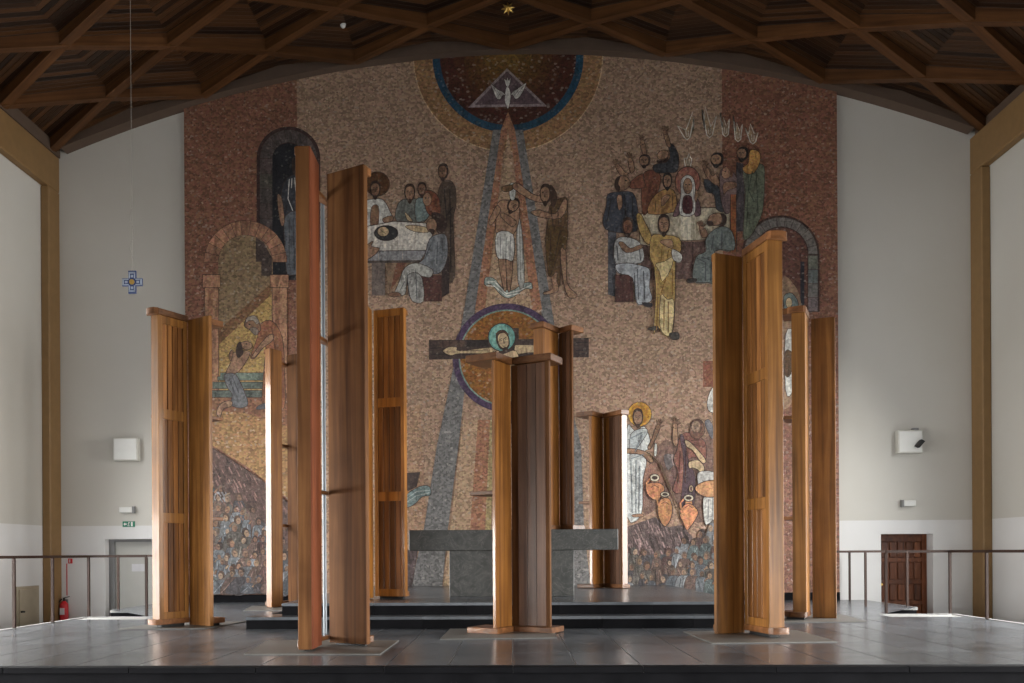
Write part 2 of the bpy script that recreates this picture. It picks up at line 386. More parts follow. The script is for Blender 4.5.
def bx(px): return aty(px, 545, BACK_Y).x
DL0, DL1, DR0, DR1, DTOP = bx(105), bx(166), bx(881), bx(933), 1.355
wb = arch_wall('wall_back', -10.2, 10.2, BACK_Y, BACK_Y + 0.4, DTOP, M['wall'], extra=0.4)
for a, b in ((-10.2, DL0), (DL1, DR0), (DR1, 10.2)): wb.box(a, b, BACK_Y, BACK_Y + 0.4, FLOOR_Z - 0.1, DTOP)
struct(wb.build('wall_back', M['wall']))
wr = MB()
wr.box(-10.2, -4.5, REAR_Y - 0.4, REAR_Y, FLOOR_Z - .1, 12); wr.box(4.5, 10.2, REAR_Y - 0.4, REAR_Y, FLOOR_Z - .1, 12)
wr.box(-4.5, 4.5, REAR_Y - 0.4, REAR_Y, FLOOR_Z - .1, 0.3); wr.box(-4.5, 4.5, REAR_Y - 0.4, REAR_Y, 4.5, 12)
struct(wr.build('wall_rear', M['wall']))
for s, nm in ((-1, 'wall_left'), (1, 'wall_right')):
    mb = MB(); x0, x1 = sorted((s * SIDE[s], s * (SIDE[s] + 0.45)))
    mb.box(x0, x1, REAR_Y - 0.4, BACK_Y, FLOOR_Z - .1, WIN_Z0); ys = [REAR_Y - 0.4] + [v for b in BAYS for v in b[:2]] + [BACK_Y]
    for i in range(0, len(ys), 2): mb.box(x0, x1, ys[i], ys[i + 1], WIN_Z0, 9.6)
    for a, b, zh, pw in BAYS: mb.box(x0, x1, a, b, zh, 9.6)
    struct(mb.build(nm, M['wall']))
# windows of the nave (out of view, they let the daylight in)
wn = 1
for s in (-1, 1):
    for a, b, WIN_Z1, pw in BAYS:
        w = sempty('window_%d' % wn, (s * (SIDE[s] + 0.2), (a + b) / 2, WIN_Z0)); wn += 1
        X = s * (SIDE[s] + 0.2); f = MB()
        for z in (WIN_Z0, WIN_Z1 - .07): f.box(X - .04, X + .04, a, b, z, z + .07)
        for k in range(4):
            y = a + (b - a - .06) * k / 3; f.box(X - .04, X + .04, y, y + .06, WIN_Z0 + .07, WIN_Z1 - .07)
        f.build('window_frame', M['greymetal'], w)
        for k in range(3):
            y0 = a + (b - a - .06) * k / 3 + .06; y1 = a + (b - a - .06) * (k + 1) / 3
            box('pane', M['glass'], w, X - .008, X + .008, y0, y1, WIN_Z0 + .07, WIN_Z1 - .07)
w = sempty('window_%d' % wn, (0, REAR_Y - 0.2, 0.3)); f = MB()
for z in (0.3, 4.43): f.box(-4.5, 4.5, REAR_Y - .24, REAR_Y - .16, z, z + .07)
for k in range(6): f.box(-4.5 + 1.784 * k, -4.42 + 1.784 * k, REAR_Y - .24, REAR_Y - .16, 0.37, 4.43)
f.build('window_frame', M['greymetal'], w)
for k in range(5): box('pane', M['glass'], w, -4.42 + 1.784 * k, -4.5 + 1.784 * (k + 1), REAR_Y - .208, REAR_Y - .192, 0.37, 4.43)

struct(MB().box(-10.2, 10.2, REAR_Y - .4, BACK_Y + .8, FLOOR_Z - 0.2, FLOOR_Z).build('floor', M['nave']))
# corner pillars and wall plates
for k, s in enumerate((-1, 1)):
    x0, x1 = sorted((s * (SIDE[s] - 0.18), s * SIDE[s]))
    mb = MB().box(x0, x1, 18.05, BACK_Y, FLOOR_Z, 8.75)
    struct(mb.build('trim_%d' % (k + 1), M['ochre'], bevel=0.02))
    mb = MB().box(x0, x1, REAR_Y, BACK_Y, 8.75, 9.5)
    struct(mb.build('trim_%d' % (k + 3), M['ochre'], bevel=0.02))
# arched concrete band at the head of the back wall
mb = MB(); n = 48; pts = []
for i in range(n + 1):
    x = -9.45 + 18.9 * i / n
    pts.append([(x, 18.2, arc(x) - .05), (x, 18.5, arc(x) - .05), (x, 18.5, arc(x) + .5), (x, 18.2, arc(x) + .5)])
mb.poly([p for q in pts for p in q], [[4 * i + j, 4 * i + (j + 1) % 4, 4 * i + 4 + (j + 1) % 4, 4 * i + 4 + j] for i in range(n) for j in range(4)] + [[3, 2, 1, 0], [4 * n, 4 * n + 1, 4 * n + 2, 4 * n + 3]])
struct(mb.build('trim_5', M['cornice']))

# ------------------------------------------------------------------ ceiling: a lattice of beams with boarded folds
ceil = sempty('ceiling', (0, 18.1, 9.5))
LN_, LW_ = 0.23, 0.13
UW, RB, Y0 = 3.2, 0.9, 18.18
def node(h, k, lift=0.0):                     # h counts half cells across, k rows towards the nave
    x = h * UW / 2; return Vector((x, Y0 - RB * k, arc(x) - .06 + lift))
ROWS = 9
def beam(a, b):
    d = (b - a); L = d.length; dn = d.normalized(); wv = Vector((-dn.y, dn.x, 0)).normalized() * 0.085
    up = Vector((0, 0, 1)); mb = MB()
    p = [a - wv, a + wv, a + wv + up * .24, a - wv + up * .24]; q = [v + d for v in p]
    mb.poly(p + q, [[3, 2, 1, 0], [4, 5, 6, 7], [0, 1, 5, 4], [1, 2, 6, 5], [2, 3, 7, 6], [3, 0, 4, 7]])
    r = random.random() * 9
    side = lambda v0, v1: [(r, v0), (r, v1), (r + L, v1), (r + L, v0)]
    mb.uv = [[(0, 0)] * 4, [(0, 0)] * 4, side(0, .2), side(.3, .54), side(.7, .9), side(1., 1.24)]
    mb.build('beam', M['beam'], ceil, loc=(a + b) / 2)
def panel(Np, Sp, Wp):                        # triangle between near node, far node and a side node
    mb = MB(); e = (Wp - Sp).normalized(); nrm = (Np - Sp).cross(Wp - Sp).normalized(); p = nrm.cross(e)
    if p.dot(Np - Sp) < 0: p = -p
    up = Vector((0, 0, .04)); t = [Np, Sp, Wp]; uv = [((q - Sp).dot(e), (q - Sp).dot(p)) for q in t]
    mb.poly(t + [q + up for q in t], [[0, 1, 2], [5, 4, 3]])
    if (t[1] - t[0]).cross(t[2] - t[0]).z > 0: mb.f = [[2, 1, 0], [3, 4, 5]]; mb.uv = [uv[::-1], uv]
    else: mb.uv = [uv, uv[::-1]]
    mb.build('boarded_panel', M['plank'], ceil, loc=(Np + Sp + Wp) / 3)
for k in range(0, ROWS):
    for h in range(-6, 7):
        if (h + k) % 2: continue
        for dh in (-1, 1):
            if abs(h + dh) <= 6: beam(node(h, k), node(h + dh, k + 1))
        # diamond with this node as its far corner
        if k + 2 <= ROWS + 1:
            for dh in (-1, 1):
                if abs(h + dh) <= 6: panel(node(h, k + 2, LN_), node(h, k, LN_), node(h + dh, k + 1, LW_))
# half diamonds against the back wall
for h in range(-5, 6, 2):
    for dh in (-1, 1):
        panel(node(h, 1, LN_), Vector((h * UW / 2, Y0 + .3, arc(h * UW / 2) + LN_)), node(h + dh, 0, LW_))
# plain boarding over the rest of the nave
mb = MB(); n = 24
for i in range(n):
    xa, xb = -9.75 + 19.5 * i / n, -9.75 + 19.5 * (i + 1) / n
    ya, yb = REAR_Y, Y0 - RB * ROWS + .9
    mb.poly([(xa, ya, arc(xa) + .56), (xb, ya, arc(xb) + .56), (xb, yb, arc(xb) + .56), (xa, yb, arc(xa) + .56)], [[3, 2, 1, 0]])
    mb.uv = (mb.uv or []) + [[(yb, xa), (yb, xb), (ya, xb), (ya, xa)]]
mb.build('nave_boarding', M['plank'], ceil)
mb = MB().box(-10.3, 10.3, REAR_Y - .5, BACK_Y + .5, 12.3, 12.5); mb.build('roof_deck', M['cornice'], ceil)
for k, s in enumerate((-1, 1)):
    x0, x1 = sorted((s * 9.6, s * 10.2))
    box('eaves_board', M['cornice'], ceil, x0, x1, REAR_Y, BACK_Y, 9.5, 12.3)

# ------------------------------------------------------------------ chancel platform
ED = 6.98
plat = sempty('chancel_platform', (0, 12, 0))
plan = [(-ED, 7.95), (ED, 7.95), (ED, 14.15), (5.95, 14.25), (5.8, 16.05), (7.25, 16.05), (7.25, 18.42), (-7.45, 18.42), (-7.45, 16.1), (-5.8, 16.1), (-5.95, 14.25), (-ED, 14.15)]
MB().prism(plan, FLOOR_Z, -0.055).build('riser', M['slate_edge'], plat)
MB().prism([(p[0] * (1.003 if abs(p[0]) > 6 else 1), p[1] - (.05 if p[1] < 8 else 0)) for p in plan], -0.055, -0.003).build('bedding', M['grout'], plat)
def inside(x, y):
    n = len(plan); c = False
    for i in range(n):
        (x1, y1), (x2, y2) = plan[i], plan[(i + 1) % n]
        if (y1 > y) != (y2 > y) and x < (x2 - x1) * (y - y1) / (y2 - y1) + x1: c = not c
    return c
TW, TL = 0.582, 0.95
nosx = -ED
while nosx < ED:                                  # dark edge stones of the front step
    x1 = min(nosx + 1.164, ED)
    box('edge_stone', M['slate_edge'], plat, nosx + .002, x1 - .002, 7.88, 8.02, -.054, 0, bevel=.004); nosx = x1
tiles = {}
def tile(x0, x1, y0, y1):
    key = (round(x1 - x0, 3), round(y1 - y0, 3)); c = ((x0 + x1) / 2, (y0 + y1) / 2, 0)
    if key not in tiles:
        hx, hy = (x1 - x0) / 2 - .0035, (y1 - y0) / 2 - .0035
        o = MB().box(c[0] - hx, c[0] + hx, c[1] - hy, c[1] + hy, -.010, 0).build('tile', M['slate'], plat, loc=c, bevel=.002); tiles[key] = o
    else:
        o = tiles[key].copy(); COL.objects.link(o); o.location = Vector(c) - plat.matrix_world.translation
rowy = 8.02; j = 0
while rowy < 18.4:
    y1 = min(rowy + TL, 18.42)
    x = -12 * TW
    while x < 12 * TW - .01:
        cx_, cy_ = x + TW / 2, (rowy + y1) / 2
        if inside(x + .03, cy_) and inside(x + TW - .03, cy_) and inside(cx_, y1 - .02) and not (abs(cx_) < 3.0 and rowy > 12.4):
            tile(x, x + TW, rowy, y1)
        x += TW
    rowy = y1; j += 1
# strips of slate that fill up to the outline, under the level of the white kerb
MB().prism([(5.6, 13.9), (7.24, 16.05), (7.24, 18.41), (4.0, 18.41), (4.0, 13.9)], -.0029, -.001).build('infill_slab', M['slate'], plat)
MB().prism([(-5.6, 13.9), (-7.44, 16.1), (-7.44, 18.41), (-4.0, 18.41), (-4.0, 13.9)], -.0029, -.001).build('infill_slab', M['slate'], plat)
for s in (-1, 1):
    a, b = sorted((s * (ED - .04), s * (ED + .02)))
    box('kerb', M['kerb'], plat, a, b, 7.9, 14.15, -.05, .012, bevel=.003)
    a, b = sorted((s * 5.85, s * ED)); box('kerb', M['kerb'], plat, a, b, 14.24, 14.27, -.05, .006, bevel=.003)

# two steps up to the altar
pod = sempty('altar_podium', (0, 15, 0))
def step(xh, y0, z0, z1):
    MB().box(-xh + .02, xh - .02, y0 + .03, 18.41, z0, z1 - .04).build('riser', M['slate_edge'], pod)
    n = int(round(2 * xh / 1.2)); w = 2 * xh / n
    for i in range(n):
        xa, xb = -xh + i * w, -xh + (i + 1) * w
        box('riser_stone', M['slate_edge'], pod, xa + .002, xb - .002, y0 + .018, y0 + .06, z0 + .001, z1 - .04, bevel=.002)
        box('tread', M['slate'], pod, xa + .002, xb - .002, y0, y0 + .62, z1 - .04, z1, bevel=.003)
    return n, w
step(3.62, 11.83, 0, .165)
n, w = step(3.23, 12.22, .165, .33)
for i in range(n):
    for k in range(4):
        xa, xb = -3.23 + i * w, -3.23 + (i + 1) * w; ya = 12.84 + k * 1.39
        box('tread', M['slate'], pod, xa + .002, xb - .002, ya + .003, ya + 1.385, .29, .33, bevel=.002)

# pale slabs let in under the timber screens
slabs = sempty('screen_slabs', (0, 12, 0))
def pslab(pix, z=0.0, py_off=0):
    p = [atz(a, b, z) for a, b in pix]
    MB().prism([(q.x, q.y) for q in p], z + .0005, z + .012).build('slab', M['slab'], slabs)
pslab([(117, 630), (205, 629), (246, 622), (170, 622)])
pslab([(244, 655), (380, 655), (399, 641), (268, 641)])
pslab([(440, 640), (557, 638.5), (553, 629), (450, 629.5)])
pslab([(712, 644), (838, 642.5), (797, 631), (683, 632)])
pslab([(745, 623), (868, 622.5), (842, 615), (745, 615)])
pslab([(243, 611), (283, 611), (283, 606.5), (252, 606.5)])

# ------------------------------------------------------------------ doors
d1 = sempty('door_1', ((DL0 + DL1) / 2, BACK_Y, FLOOR_Z))
a = DL0 + .12
box('door_frame', M['greymetal'], d1, DL0, a, 18.68, 18.78, FLOOR_Z, DTOP)
box('door_frame', M['greymetal'], d1, a, DL1, 18.68, 18.78, DTOP - .06, DTOP)
box('leaf', M['greydoor'], d1, a, DL1, 18.74, 18.80, FLOOR_Z, DTOP - .06)
box('notice', M['paper'], d1, bx(127), bx(140), 18.728, 18.74, .66, .82)
MB().tube((DL1 - .26, 18.74, .28), (DL1 - .26, 18.66, .28), .012).tube((DL1 - .26, 18.67, .28), (DL1 - .14, 18.67, .28), .012).build('handle', M['greymetal'], d1)
d2 = sempty('door_2', ((DR0 + DR1) / 2, BACK_Y, FLOOR_Z))
box('door_frame', M['door_wood'], d2, DR0, DR1, 18.82, 18.88, FLOOR_Z, DTOP, bevel=.004)
x0, x1, ztop = DR0 + .05, DR1 - .08, DTOP - .14
box('stile', M['door_wood'], d2, DR0, x0 + .06, 18.78, 18.82, FLOOR_Z, DTOP); box('stile', M['door_wood'], d2, x1 - .02, DR1, 18.78, 18.82, FLOOR_Z, DTOP)
zs = [FLOOR_Z + .1, -.12, .32, .78, ztop]
for z in zs: box('door_rail', M['door_wood'], d2, x0 + .06, x1 - .02, 18.785, 18.82, z, z + .07)
box('door_rail', M['door_wood'], d2, x0 + .06, x1 - .02, 18.78, 18.82, ztop + .07, DTOP)
for i in range(4):
    z0, z1 = zs[i] + .07, zs[i + 1]
    for k in range(5):
        w = (x1 - x0 - .08) / 5; xa = x0 + .06 + k * w
        box('door_panel', M['door_wood'], d2, xa + .02, xa + w - .02, 18.79, 18.82, z0 + .02, z1 - .02, bevel=.008)
MB().tube((x0 + .04, 18.78, .3), (x0 + .04, 18.71, .3), .012).ball((x0 + .04, 18.70, .3), .03).build('handle', M['brass'], d2)
# cupboard door low in the left wall
cb = thing('wall_cupboard', 'beige cupboard door low in the left side wall', 'cupboard', (-SIDE[-1], 17.45, FLOOR_Z))
box('frame', M['beige'], cb, -SIDE[-1], -SIDE[-1] + .03, 17.05, 17.86, FLOOR_Z, .40)
box('leaf', M['beige'], cb, -SIDE[-1] + .03, -SIDE[-1] + .05, 17.12, 17.80, FLOOR_Z + .06, .34, bevel=.004)
MB().tube((-SIDE[-1] + .05, 17.16, -.1), (-SIDE[-1] + .12, 17.16, -.1), .018).tube((-SIDE[-1] + .12, 17.16, -.1), (-SIDE[-1] + .12, 17.06, -.1), .014).build('handle', M['black'], cb)

# ------------------------------------------------------------------ railings
def railing(label, pts, ztop=1.0, zb=0.0, extra=()):
    r = thing('railing', label, 'railing', (pts[0][0], pts[0][1], zb), 'brown steel railings')
    for p in list(pts) + list(extra):
        MB().box(p[0] - .018, p[0] + .018, p[1] - .018, p[1] + .018, zb, ztop - .02).build('post', M['rail'], r)
    for a, b in zip(pts[:-1], pts[1:]):
        MB().bar((a[0], a[1], ztop), (b[0], b[1], ztop), Vector((-(b[1] - a[1]), b[0] - a[0], 0)).normalized() * .025, (0, 0, .02)).build('top_rail', M['rail'], r)
railing('brown railing on the left platform edge in front of the fire extinguisher', [(-6.93, 8.2), (-6.93, 10.0), (-6.93, 12.02), (-6.93, 13.05), (-6.93, 14.18), (-5.98, 14.2)], zb=.012)
railing('brown railing on the right platform edge before the wooden door', [(6.93, 8.2), (6.93, 10.0), (6.93, 12.1), (6.93, 13.1), (6.93, 14.18), (5.94, 14.2)], zb=.012)
railing('thin railing on the dark landing by the grey door', [(-7.40, 18.3), (-7.40, 16.3), (-6.4, 16.3)])
railing('thin railing on the dark landing by the carved brown door', [(6.92, 18.3), (7.2, 16.3), (6.45, 16.3), (5.9, 16.3)])
# ------------------------------------------------------------------ altar
alt = thing('altar', 'dark grey marble altar table on the stepped podium', 'altar', (0, 14.2, .33))
AX0, AX1 = aty(409, 540, 13.75).x, aty(618, 540, 13.75).x
BX0, BX1 = aty(449.5, 575, 13.8).x, aty(574, 575, 13.8).x
box('table_slab', M['altar'], alt, AX0, AX1, 13.72, 14.72, 1.055, 1.38, bevel=.008)
box('pedestal', M['altar'], alt, BX0, BX1, 13.80, 14.60, .33, 1.055, bevel=.006)

# ------------------------------------------------------------------ timber screens
def wallframe(P, Q):
    P, Q = Vector(P), Vector(Q); L = (Q - P).length; d = (Q - P) / L
    n = Vector((d.y, -d.x))
    if n.dot(-(P + Q) / 2) < 0: n = -n            # n looks towards the nave
    return P, d, n, L
def rect(P, d, n, s0, s1, t0, t1):                # s along the wall, t away from the nave side
    return [tuple(P + d * s - n * t) for s, t in ((s0, t0), (s1, t0), (s1, t1), (s0, t1))]
def screen(label, spec):
    zb, zt = spec['zb'], spec['zt']; fz = spec.get('foot', .05)
    c = Vector(spec['O'])
    root = thing('timber_screen', label, 'wooden screen', (c.x, c.y, zb), 'tall wooden screens around the altar')
    for w in spec['walls']:
        P, d, n, L = wallframe(w['a'], w['b']); t = w.get('t', .05); mat = M[w.get('mat', 'wood')]
        z0, z1 = zb + w.get('z0', .0), zt + w.get('dz', 0)
        if w.get('lining'): MB().prism(rect(P, d, n, .004, L, -.014, .001), z0 + .004, z1 - .004).build('lining', M[w['lining']], root)
        if w['kind'] == 'board':
            MB().prism(rect(P, d, n, 0, L, 0, t), z0, z1).build('board', mat, root, bevel=.005)
            if w.get('joints'):                    # boards glued up of narrower staves: shallow proud staves
                k = w['joints']; a, b = w.get('inset', (.02, .02)); sw = (L - a - b) / k
                for i in range(k):
                    MB().prism(rect(P, d, n, a + i * sw + .003, a + (i + 1) * sw - .003, -.012, .004), z0 + .02, z1 - .01).build('stave', M[w.get('smat', 'slat_dark')], root, bevel=.003)
        else:
            sw = w.get('stile', .075); rails = w['rails']; ns = w.get('n', 4); b0 = z0 + .0
            MB().prism(rect(P, d, n, sw * .5, L - sw * .5, .03, t), b0, z1).build('back_board', mat, root)
            MB().prism(rect(P, d, n, 0, sw, 0, t), b0, z1).build('stile', mat, root, bevel=.004)
            MB().prism(rect(P, d, n, L - sw, L, 0, t), b0, z1).build('stile', mat, root, bevel=.004)
            rz = [b0] + list(rails) + [z1 - .11]
            for i, z in enumerate(rz):
                h = .11 if i in (0, len(rz) - 1) else .14
                MB().prism(rect(P, d, n, sw, L - sw, .004, t), z, z + h).build('cross_rail', mat, root, bevel=.003)
            for i in range(len(rz) - 1):
                za = rz[i] + (.11 if i == 0 else .14); zc = rz[i + 1]
                for k in range(ns):
                    a = sw + (L - 2 * sw) * k / ns; b = sw + (L - 2 * sw) * (k + 1) / ns
                    MB().prism(rect(P, d, n, a + .007, b - .007, .012, .034), za, zc).build('slat', M[w.get('smat', 'slat')], root, bevel=.004)
        # plates behind the wall: cap, shelves, base
        if 'w' in w:
            e0, e1 = w.get('ext', (0.0, 0.0)); ti = w.get('ti', t)
            for i, z in enumerate([] if w.get('bare') else spec['shelves']):
                MB().prism(rect(P, d, n, max(0, e0) * 0 + .01, L, t - .002, t + w['w'] - .02), z, z + .05).build('shelf', M['cap'], root, bevel=.004)
            ci = w.get('cap_in', 0.0)
            for nm, za, zc in (('cap', zt - (.0 if ci or w.get('over') else .09), zt + (.09 if ci or w.get('over') else -.005)), ('base_plate', zb + fz, zb + fz + .075)):
                ov = w.get('over', 0.0)
                if ci or ov:
                    pl = rect(P, d, n, -e0, L + e1, -max(ci, .012 if ov else 0), t + w['w'])
                else:
                    pl = rect(P, d, n, -e0, L + e1, t - .003, t + w['w'])
                ob = MB().prism(pl, za, zc).build(nm, M['cap'], root, bevel=.006)
                if ov:                             # rounded nosing at the free end
                    o2 = rect(P, d, n, -e0, L + e1, 0, t); s_end = w['free']
                    A = P + d * (s_end - (ov if s_end <= 0 else -ov) * 0)
                    sgn = -1 if s_end <= 0 else 1; pp = []
                    base_s = s_end; tl0, tl1 = -.012, t + .06
                    for q in range(9):
                        th = math.pi * q / 8; tt = tl0 + (tl1 - tl0) * q / 8
                        pp.append(tuple(P + d * (base_s + sgn * ov * (math.sin(th) ** .35)) - n * tt))
                    MB().prism(pp, za, zc).build('nosing', M['cap'], root)
            MB().prism(rect(P, d, n, .06 - e0, L - .05 + e1 * .5, .04, t + w['w'] - .06), zb, zb + fz).build('foot', M['black'], root)
    return root

def zat(px, py, y): return aty(px, py, y).z
# left, panelled
O = W(188.5, 12.45)
screen('panelled wooden screen beside the hanging cross, leftmost of all', dict(zb=0, zt=zat(159, 314, 12.0), O=O, shelves=[zat(210, 421, 12.4), zat(210, 521, 12.4)], walls=[
    dict(kind='panel', mat='wood_satin', a=W(159, 12.0), b=O, t=.15, z0=.11, rails=[zat(175, 523, 12.2), zat(175, 420, 12.2)], n=4, w=.04, over=.07, free=0),
    dict(kind='board', mat='wood_satin', a=W(188.6, 12.45), b=W(209.5, 12.2), t=.06, z0=.015, dz=.03, w=.20)]))
# tallest, left of centre
O = W(327, 9.8)
C1 = screen('tallest wooden screen of dark boards with a steel tube in its gap', dict(zb=0, zt=zat(300, 145.7, 9.05), O=O, shelves=[zat(323, 340, 9.6), zat(323, 494, 9.6)], walls=[
    dict(kind='board', a=W(310.8, 9.05), b=W(319.8, 9.5), t=.14, mat='wood_dark', lining='wood_red', z0=.03, w=.01),
    dict(kind='board', a=W(328.5, 9.74), b=W(365.5, 9.5), t=.07, mat='wood_dark', bare=True, z0=.035, w=.07)]))
zt1 = zat(300, 145.7, 9.05); p = W(324.3, 9.85)
t1 = MB().tube((p.x, p.y, .10), (p.x, p.y, zt1 - .25), .022, 14).build('steel_tube', M['steel'], C1, smooth=False)
for k in range(12):
    z = .35 + k * .40; MB().tube((p.x, p.y, z), (p.x, p.y, z + .03), .030, 14).build('tube_clamp', M['black'], t1)
MB().tube((p.x - .03, p.y, .10), (p.x - .03, p.y, .30), .016).build('tube_fitting', M['steel'], C1)
q = W(316, 9.45); q2 = W(331, 9.9)
for z in (.07, zat(323, 340, 9.6), zat(323, 494, 9.6), zt1 - .30):
    MB().prism([tuple(W(320.5, 9.52)), tuple(W(328.3, 9.76)), tuple(W(329, 9.90)), tuple(W(317, 9.70))], z, z + .04).build('shelf', M['cap'], C1, bevel=.004)
# on the podium behind it, panelled
O = W(373.5, 13.3)
screen('amber panelled wooden screen on the podium left of the altar', dict(zb=.33, zt=zat(390, 308, 13.2), O=O, foot=.04, shelves=[zat(400, 494, 13.3), zat(400, 403, 13.3)], walls=[
    dict(kind='board', mat='wood_amber_lit', a=W(361.5, 12.62), b=W(373, 13.3), t=.07, z0=.02, w=.03),
    dict(kind='panel', mat='wood_amber_lit', a=W(374.5, 13.32), b=W(404.5, 13.17), t=.10, z0=.04, stile=.06, rails=[zat(390, 501, 13.25), zat(390, 407, 13.25)], n=4, w=.06)]))
# pale one further back on the left
O = W(280, 16.9)
screen('slim pale-edged wooden screen in front of the crowd mosaic', dict(zb=0, zt=zat(271, 348, 16.3), O=O, shelves=[zat(283, 365, 16.8), zat(283, 447, 16.8), zat(283, 527, 16.8)], walls=[
    dict(kind='board', a=W(271.3, 16.3), b=W(271.3, 16.3) + Vector((.144, .261)), t=.14, z0=.02, w=.04),
    dict(kind='board', mat='wood_dark', a=W(287.5, 16.95), b=W(300, 16.75), t=.07, z0=.02, w=.2)]))
C3 = [o for o in bpy.data.objects if o.name.startswith('timber_screen')][-1]
for z in (zat(283, 365, 16.8), zat(283, 447, 16.8), zat(283, 527, 16.8), .06):
    MB().prism([tuple(W(278, 16.57)), tuple(W(288.5, 16.95)), tuple(W(288.5, 17.1)), tuple(W(276, 16.85))], z, z + .05).build('shelf', M['cap'], C3)
# centre front
O = W(511.5, 11.33)
screen('low wooden screen standing centrally in front of the altar', dict(zb=0, zt=zat(500, 360, 11.0), O=O, foot=.008, shelves=[zat(480, 496, 11.3)], walls=[
    dict(kind='board', a=W(495.3, 10.97), b=O, t=.045, z0=.07, w=.36, cap_in=.045, ext=(.04, 0)),
    dict(kind='board', a=O, b=W(549.5, 11.08), t=.05, z0=.07, w=.26, cap_in=.05, ext=(-.05, .05), mat='wood_dark', joints=3, bare=True, inset=(.10, .05))]))
# standing on the altar
O = W(559.5, 14.45)
screen('slender wooden screen standing on top of the marble altar', dict(zb=1.38, zt=zat(545, 327, 14.0), O=O, foot=.005, shelves=[], walls=[
    dict(kind='board', a=W(543.5, 14.02), b=O, t=.17, z0=.07, w=.04, cap_in=.04, ext=(.04, 0)),
    dict(kind='board', a=O, b=W(572.5, 14.25), t=.05, z0=.07, w=.22, cap_in=.03, ext=(-.04, .03), mat='wood_dark', joints=2, inset=(.08, .03))]))
# right of the altar
O = W(603.5, 17.1)
screen('short wooden screen with a white-lit edge beside the white-robed mosaic figure', dict(zb=.33, zt=zat(615, 416, 16.8), O=O, foot=.005, shelves=[zat(585, 504, 16.9)], walls=[
    dict(kind='board', a=W(592, 16.72), b=O, t=.06, z0=.06, w=.26, cap_in=.04, ext=(.03, 0)),
    dict(kind='board', a=O, b=W(622, 16.62), t=.13, z0=.06, w=.02, cap_in=.04, ext=(-.04, .04), joints=2, inset=(.2, .02))]))
# right front, panelled
O = W(744, 11.0)
screen('broad panelled wooden screen in the right foreground, second tallest', dict(zb=0, zt=zat(775, 239.5, 10.4), O=O, shelves=[zat(745, 377, 10.7), zat(745, 503, 10.7)], walls=[
    dict(kind='board', mat='wood_satin', a=W(716.5, 10.82), b=O, t=.06, z0=.015, w=.02),
    dict(kind='panel', mat='wood_satin', a=W(768.8, 10.4), b=O, t=.19, z0=.11, rails=[zat(760, 509, 10.6), zat(760, 381, 10.6)], n=4, w=.03, over=.07, free=0)]))
# right back
O = W(809.5, 13.4)
screen('plain wooden screen nearest the white wall on the right', dict(zb=0, zt=zat(800, 312, 13.0), O=O, shelves=[zat(788, 420, 13.2), zat(788, 520, 13.2)], walls=[
    dict(kind='board', mat='wood_satin', a=W(806, 13.0), b=O, t=.19, z0=.11, w=.16, over=.05, free=0),
    dict(kind='board', mat='wood_satin', a=W(812, 13.40), b=W(836, 13.28), t=.06, z0=.015, dz=.0, w=.02)]))

# ------------------------------------------------------------------ things on the walls
YB = BACK_Y
def at_wall(px, py, y=BACK_Y): return aty(px, py, y)
def wallbox(name, label, cat, px0, px1, py0, py1, depth, mat, group=None, parts=None):
    a, b = at_wall(px0, py1), at_wall(px1, py0)
    t = thing(name, label, cat, ((a.x + b.x) / 2, YB, a.z), group)
    box('housing', mat, t, a.x, b.x, YB - depth, YB, a.z, b.z, bevel=.012)
    return t, a, b
t, a, b = wallbox('wall_loudspeaker', 'square white loudspeaker box on the white wall beside the leftmost screen', 'loudspeaker', 116.5, 140.5, 438.5, 461.5, .16, M['offwhite'], 'square wall loudspeakers')
box('front_grille', M['white'], t, a.x + .03, b.x - .03, YB - .168, YB - .16, a.z + .03, b.z - .03)
t, a, b = wallbox('wall_loudspeaker', 'square white loudspeaker box with a small dark bracket on the right wall', 'loudspeaker', 895, 919.5, 431, 454, .16, M['offwhite'], 'square wall loudspeakers')
box('front_grille', M['white'], t, a.x + .03, b.x - .03, YB - .168, YB - .16, a.z + .03, b.z - .03)
c = at_wall(919, 444, YB - .2); MB().bar((c.x - .05, YB - .22, c.z - .06), (c.x + .06, YB - .22, c.z + .07), (.035, 0, -.02), (0, .05, 0)).build('bracket', M['black'], t)
box('hanger', M['greymetal'], t, b.x - .17, b.x - .07, YB - .12, YB, b.z, b.z + .05)
for px0, px1, py0, py1, lab, sd in ((121, 134, 507, 513, 'small white emergency lamp above the green exit sign', 1), (902, 914, 500.5, 506.5, 'small white emergency lamp on the right wall above the wooden door', -1)):
    t, a, b = wallbox('emergency_lamp', lab, 'lamp', px0, px1, py0, py1, .10, M['white'], 'emergency lamps')
    x = b.x if sd > 0 else a.x
    box('end_cap', M['greymetal'], t, min(x, x + sd * .035), max(x, x + sd * .035), YB - .10, YB, a.z - .01, b.z + .01)
a, b = at_wall(123, 527), at_wall(135, 521.3)
t = thing('exit_sign', 'green exit sign with white arrow and running figure above the grey door', 'sign', ((a.x + b.x) / 2, YB, a.z))
box('plate', M['green'], t, a.x, b.x, YB - .02, YB, a.z, b.z)
w_, h_ = b.x - a.x, b.z - a.z
box('door_symbol', M['white'], t, a.x + w_ * .70, a.x + w_ * .84, YB - .024, YB - .02, a.z + h_ * .12, b.z - h_ * .1)
mb = MB(); ax, az = a.x + w_ * .08, a.z + h_ * .5
mb.poly([(ax, YB - .022, az), (ax + w_ * .12, YB - .022, az + h_ * .3), (ax + w_ * .12, YB - .022, az + h_ * .12), (ax + w_ * .26, YB - .022, az + h_ * .12), (ax + w_ * .26, YB - .022, az - h_ * .12), (ax + w_ * .12, YB - .022, az - h_ * .12), (ax + w_ * .12, YB - .022, az - h_ * .3)], [[6, 5, 4, 3, 2, 1, 0]])
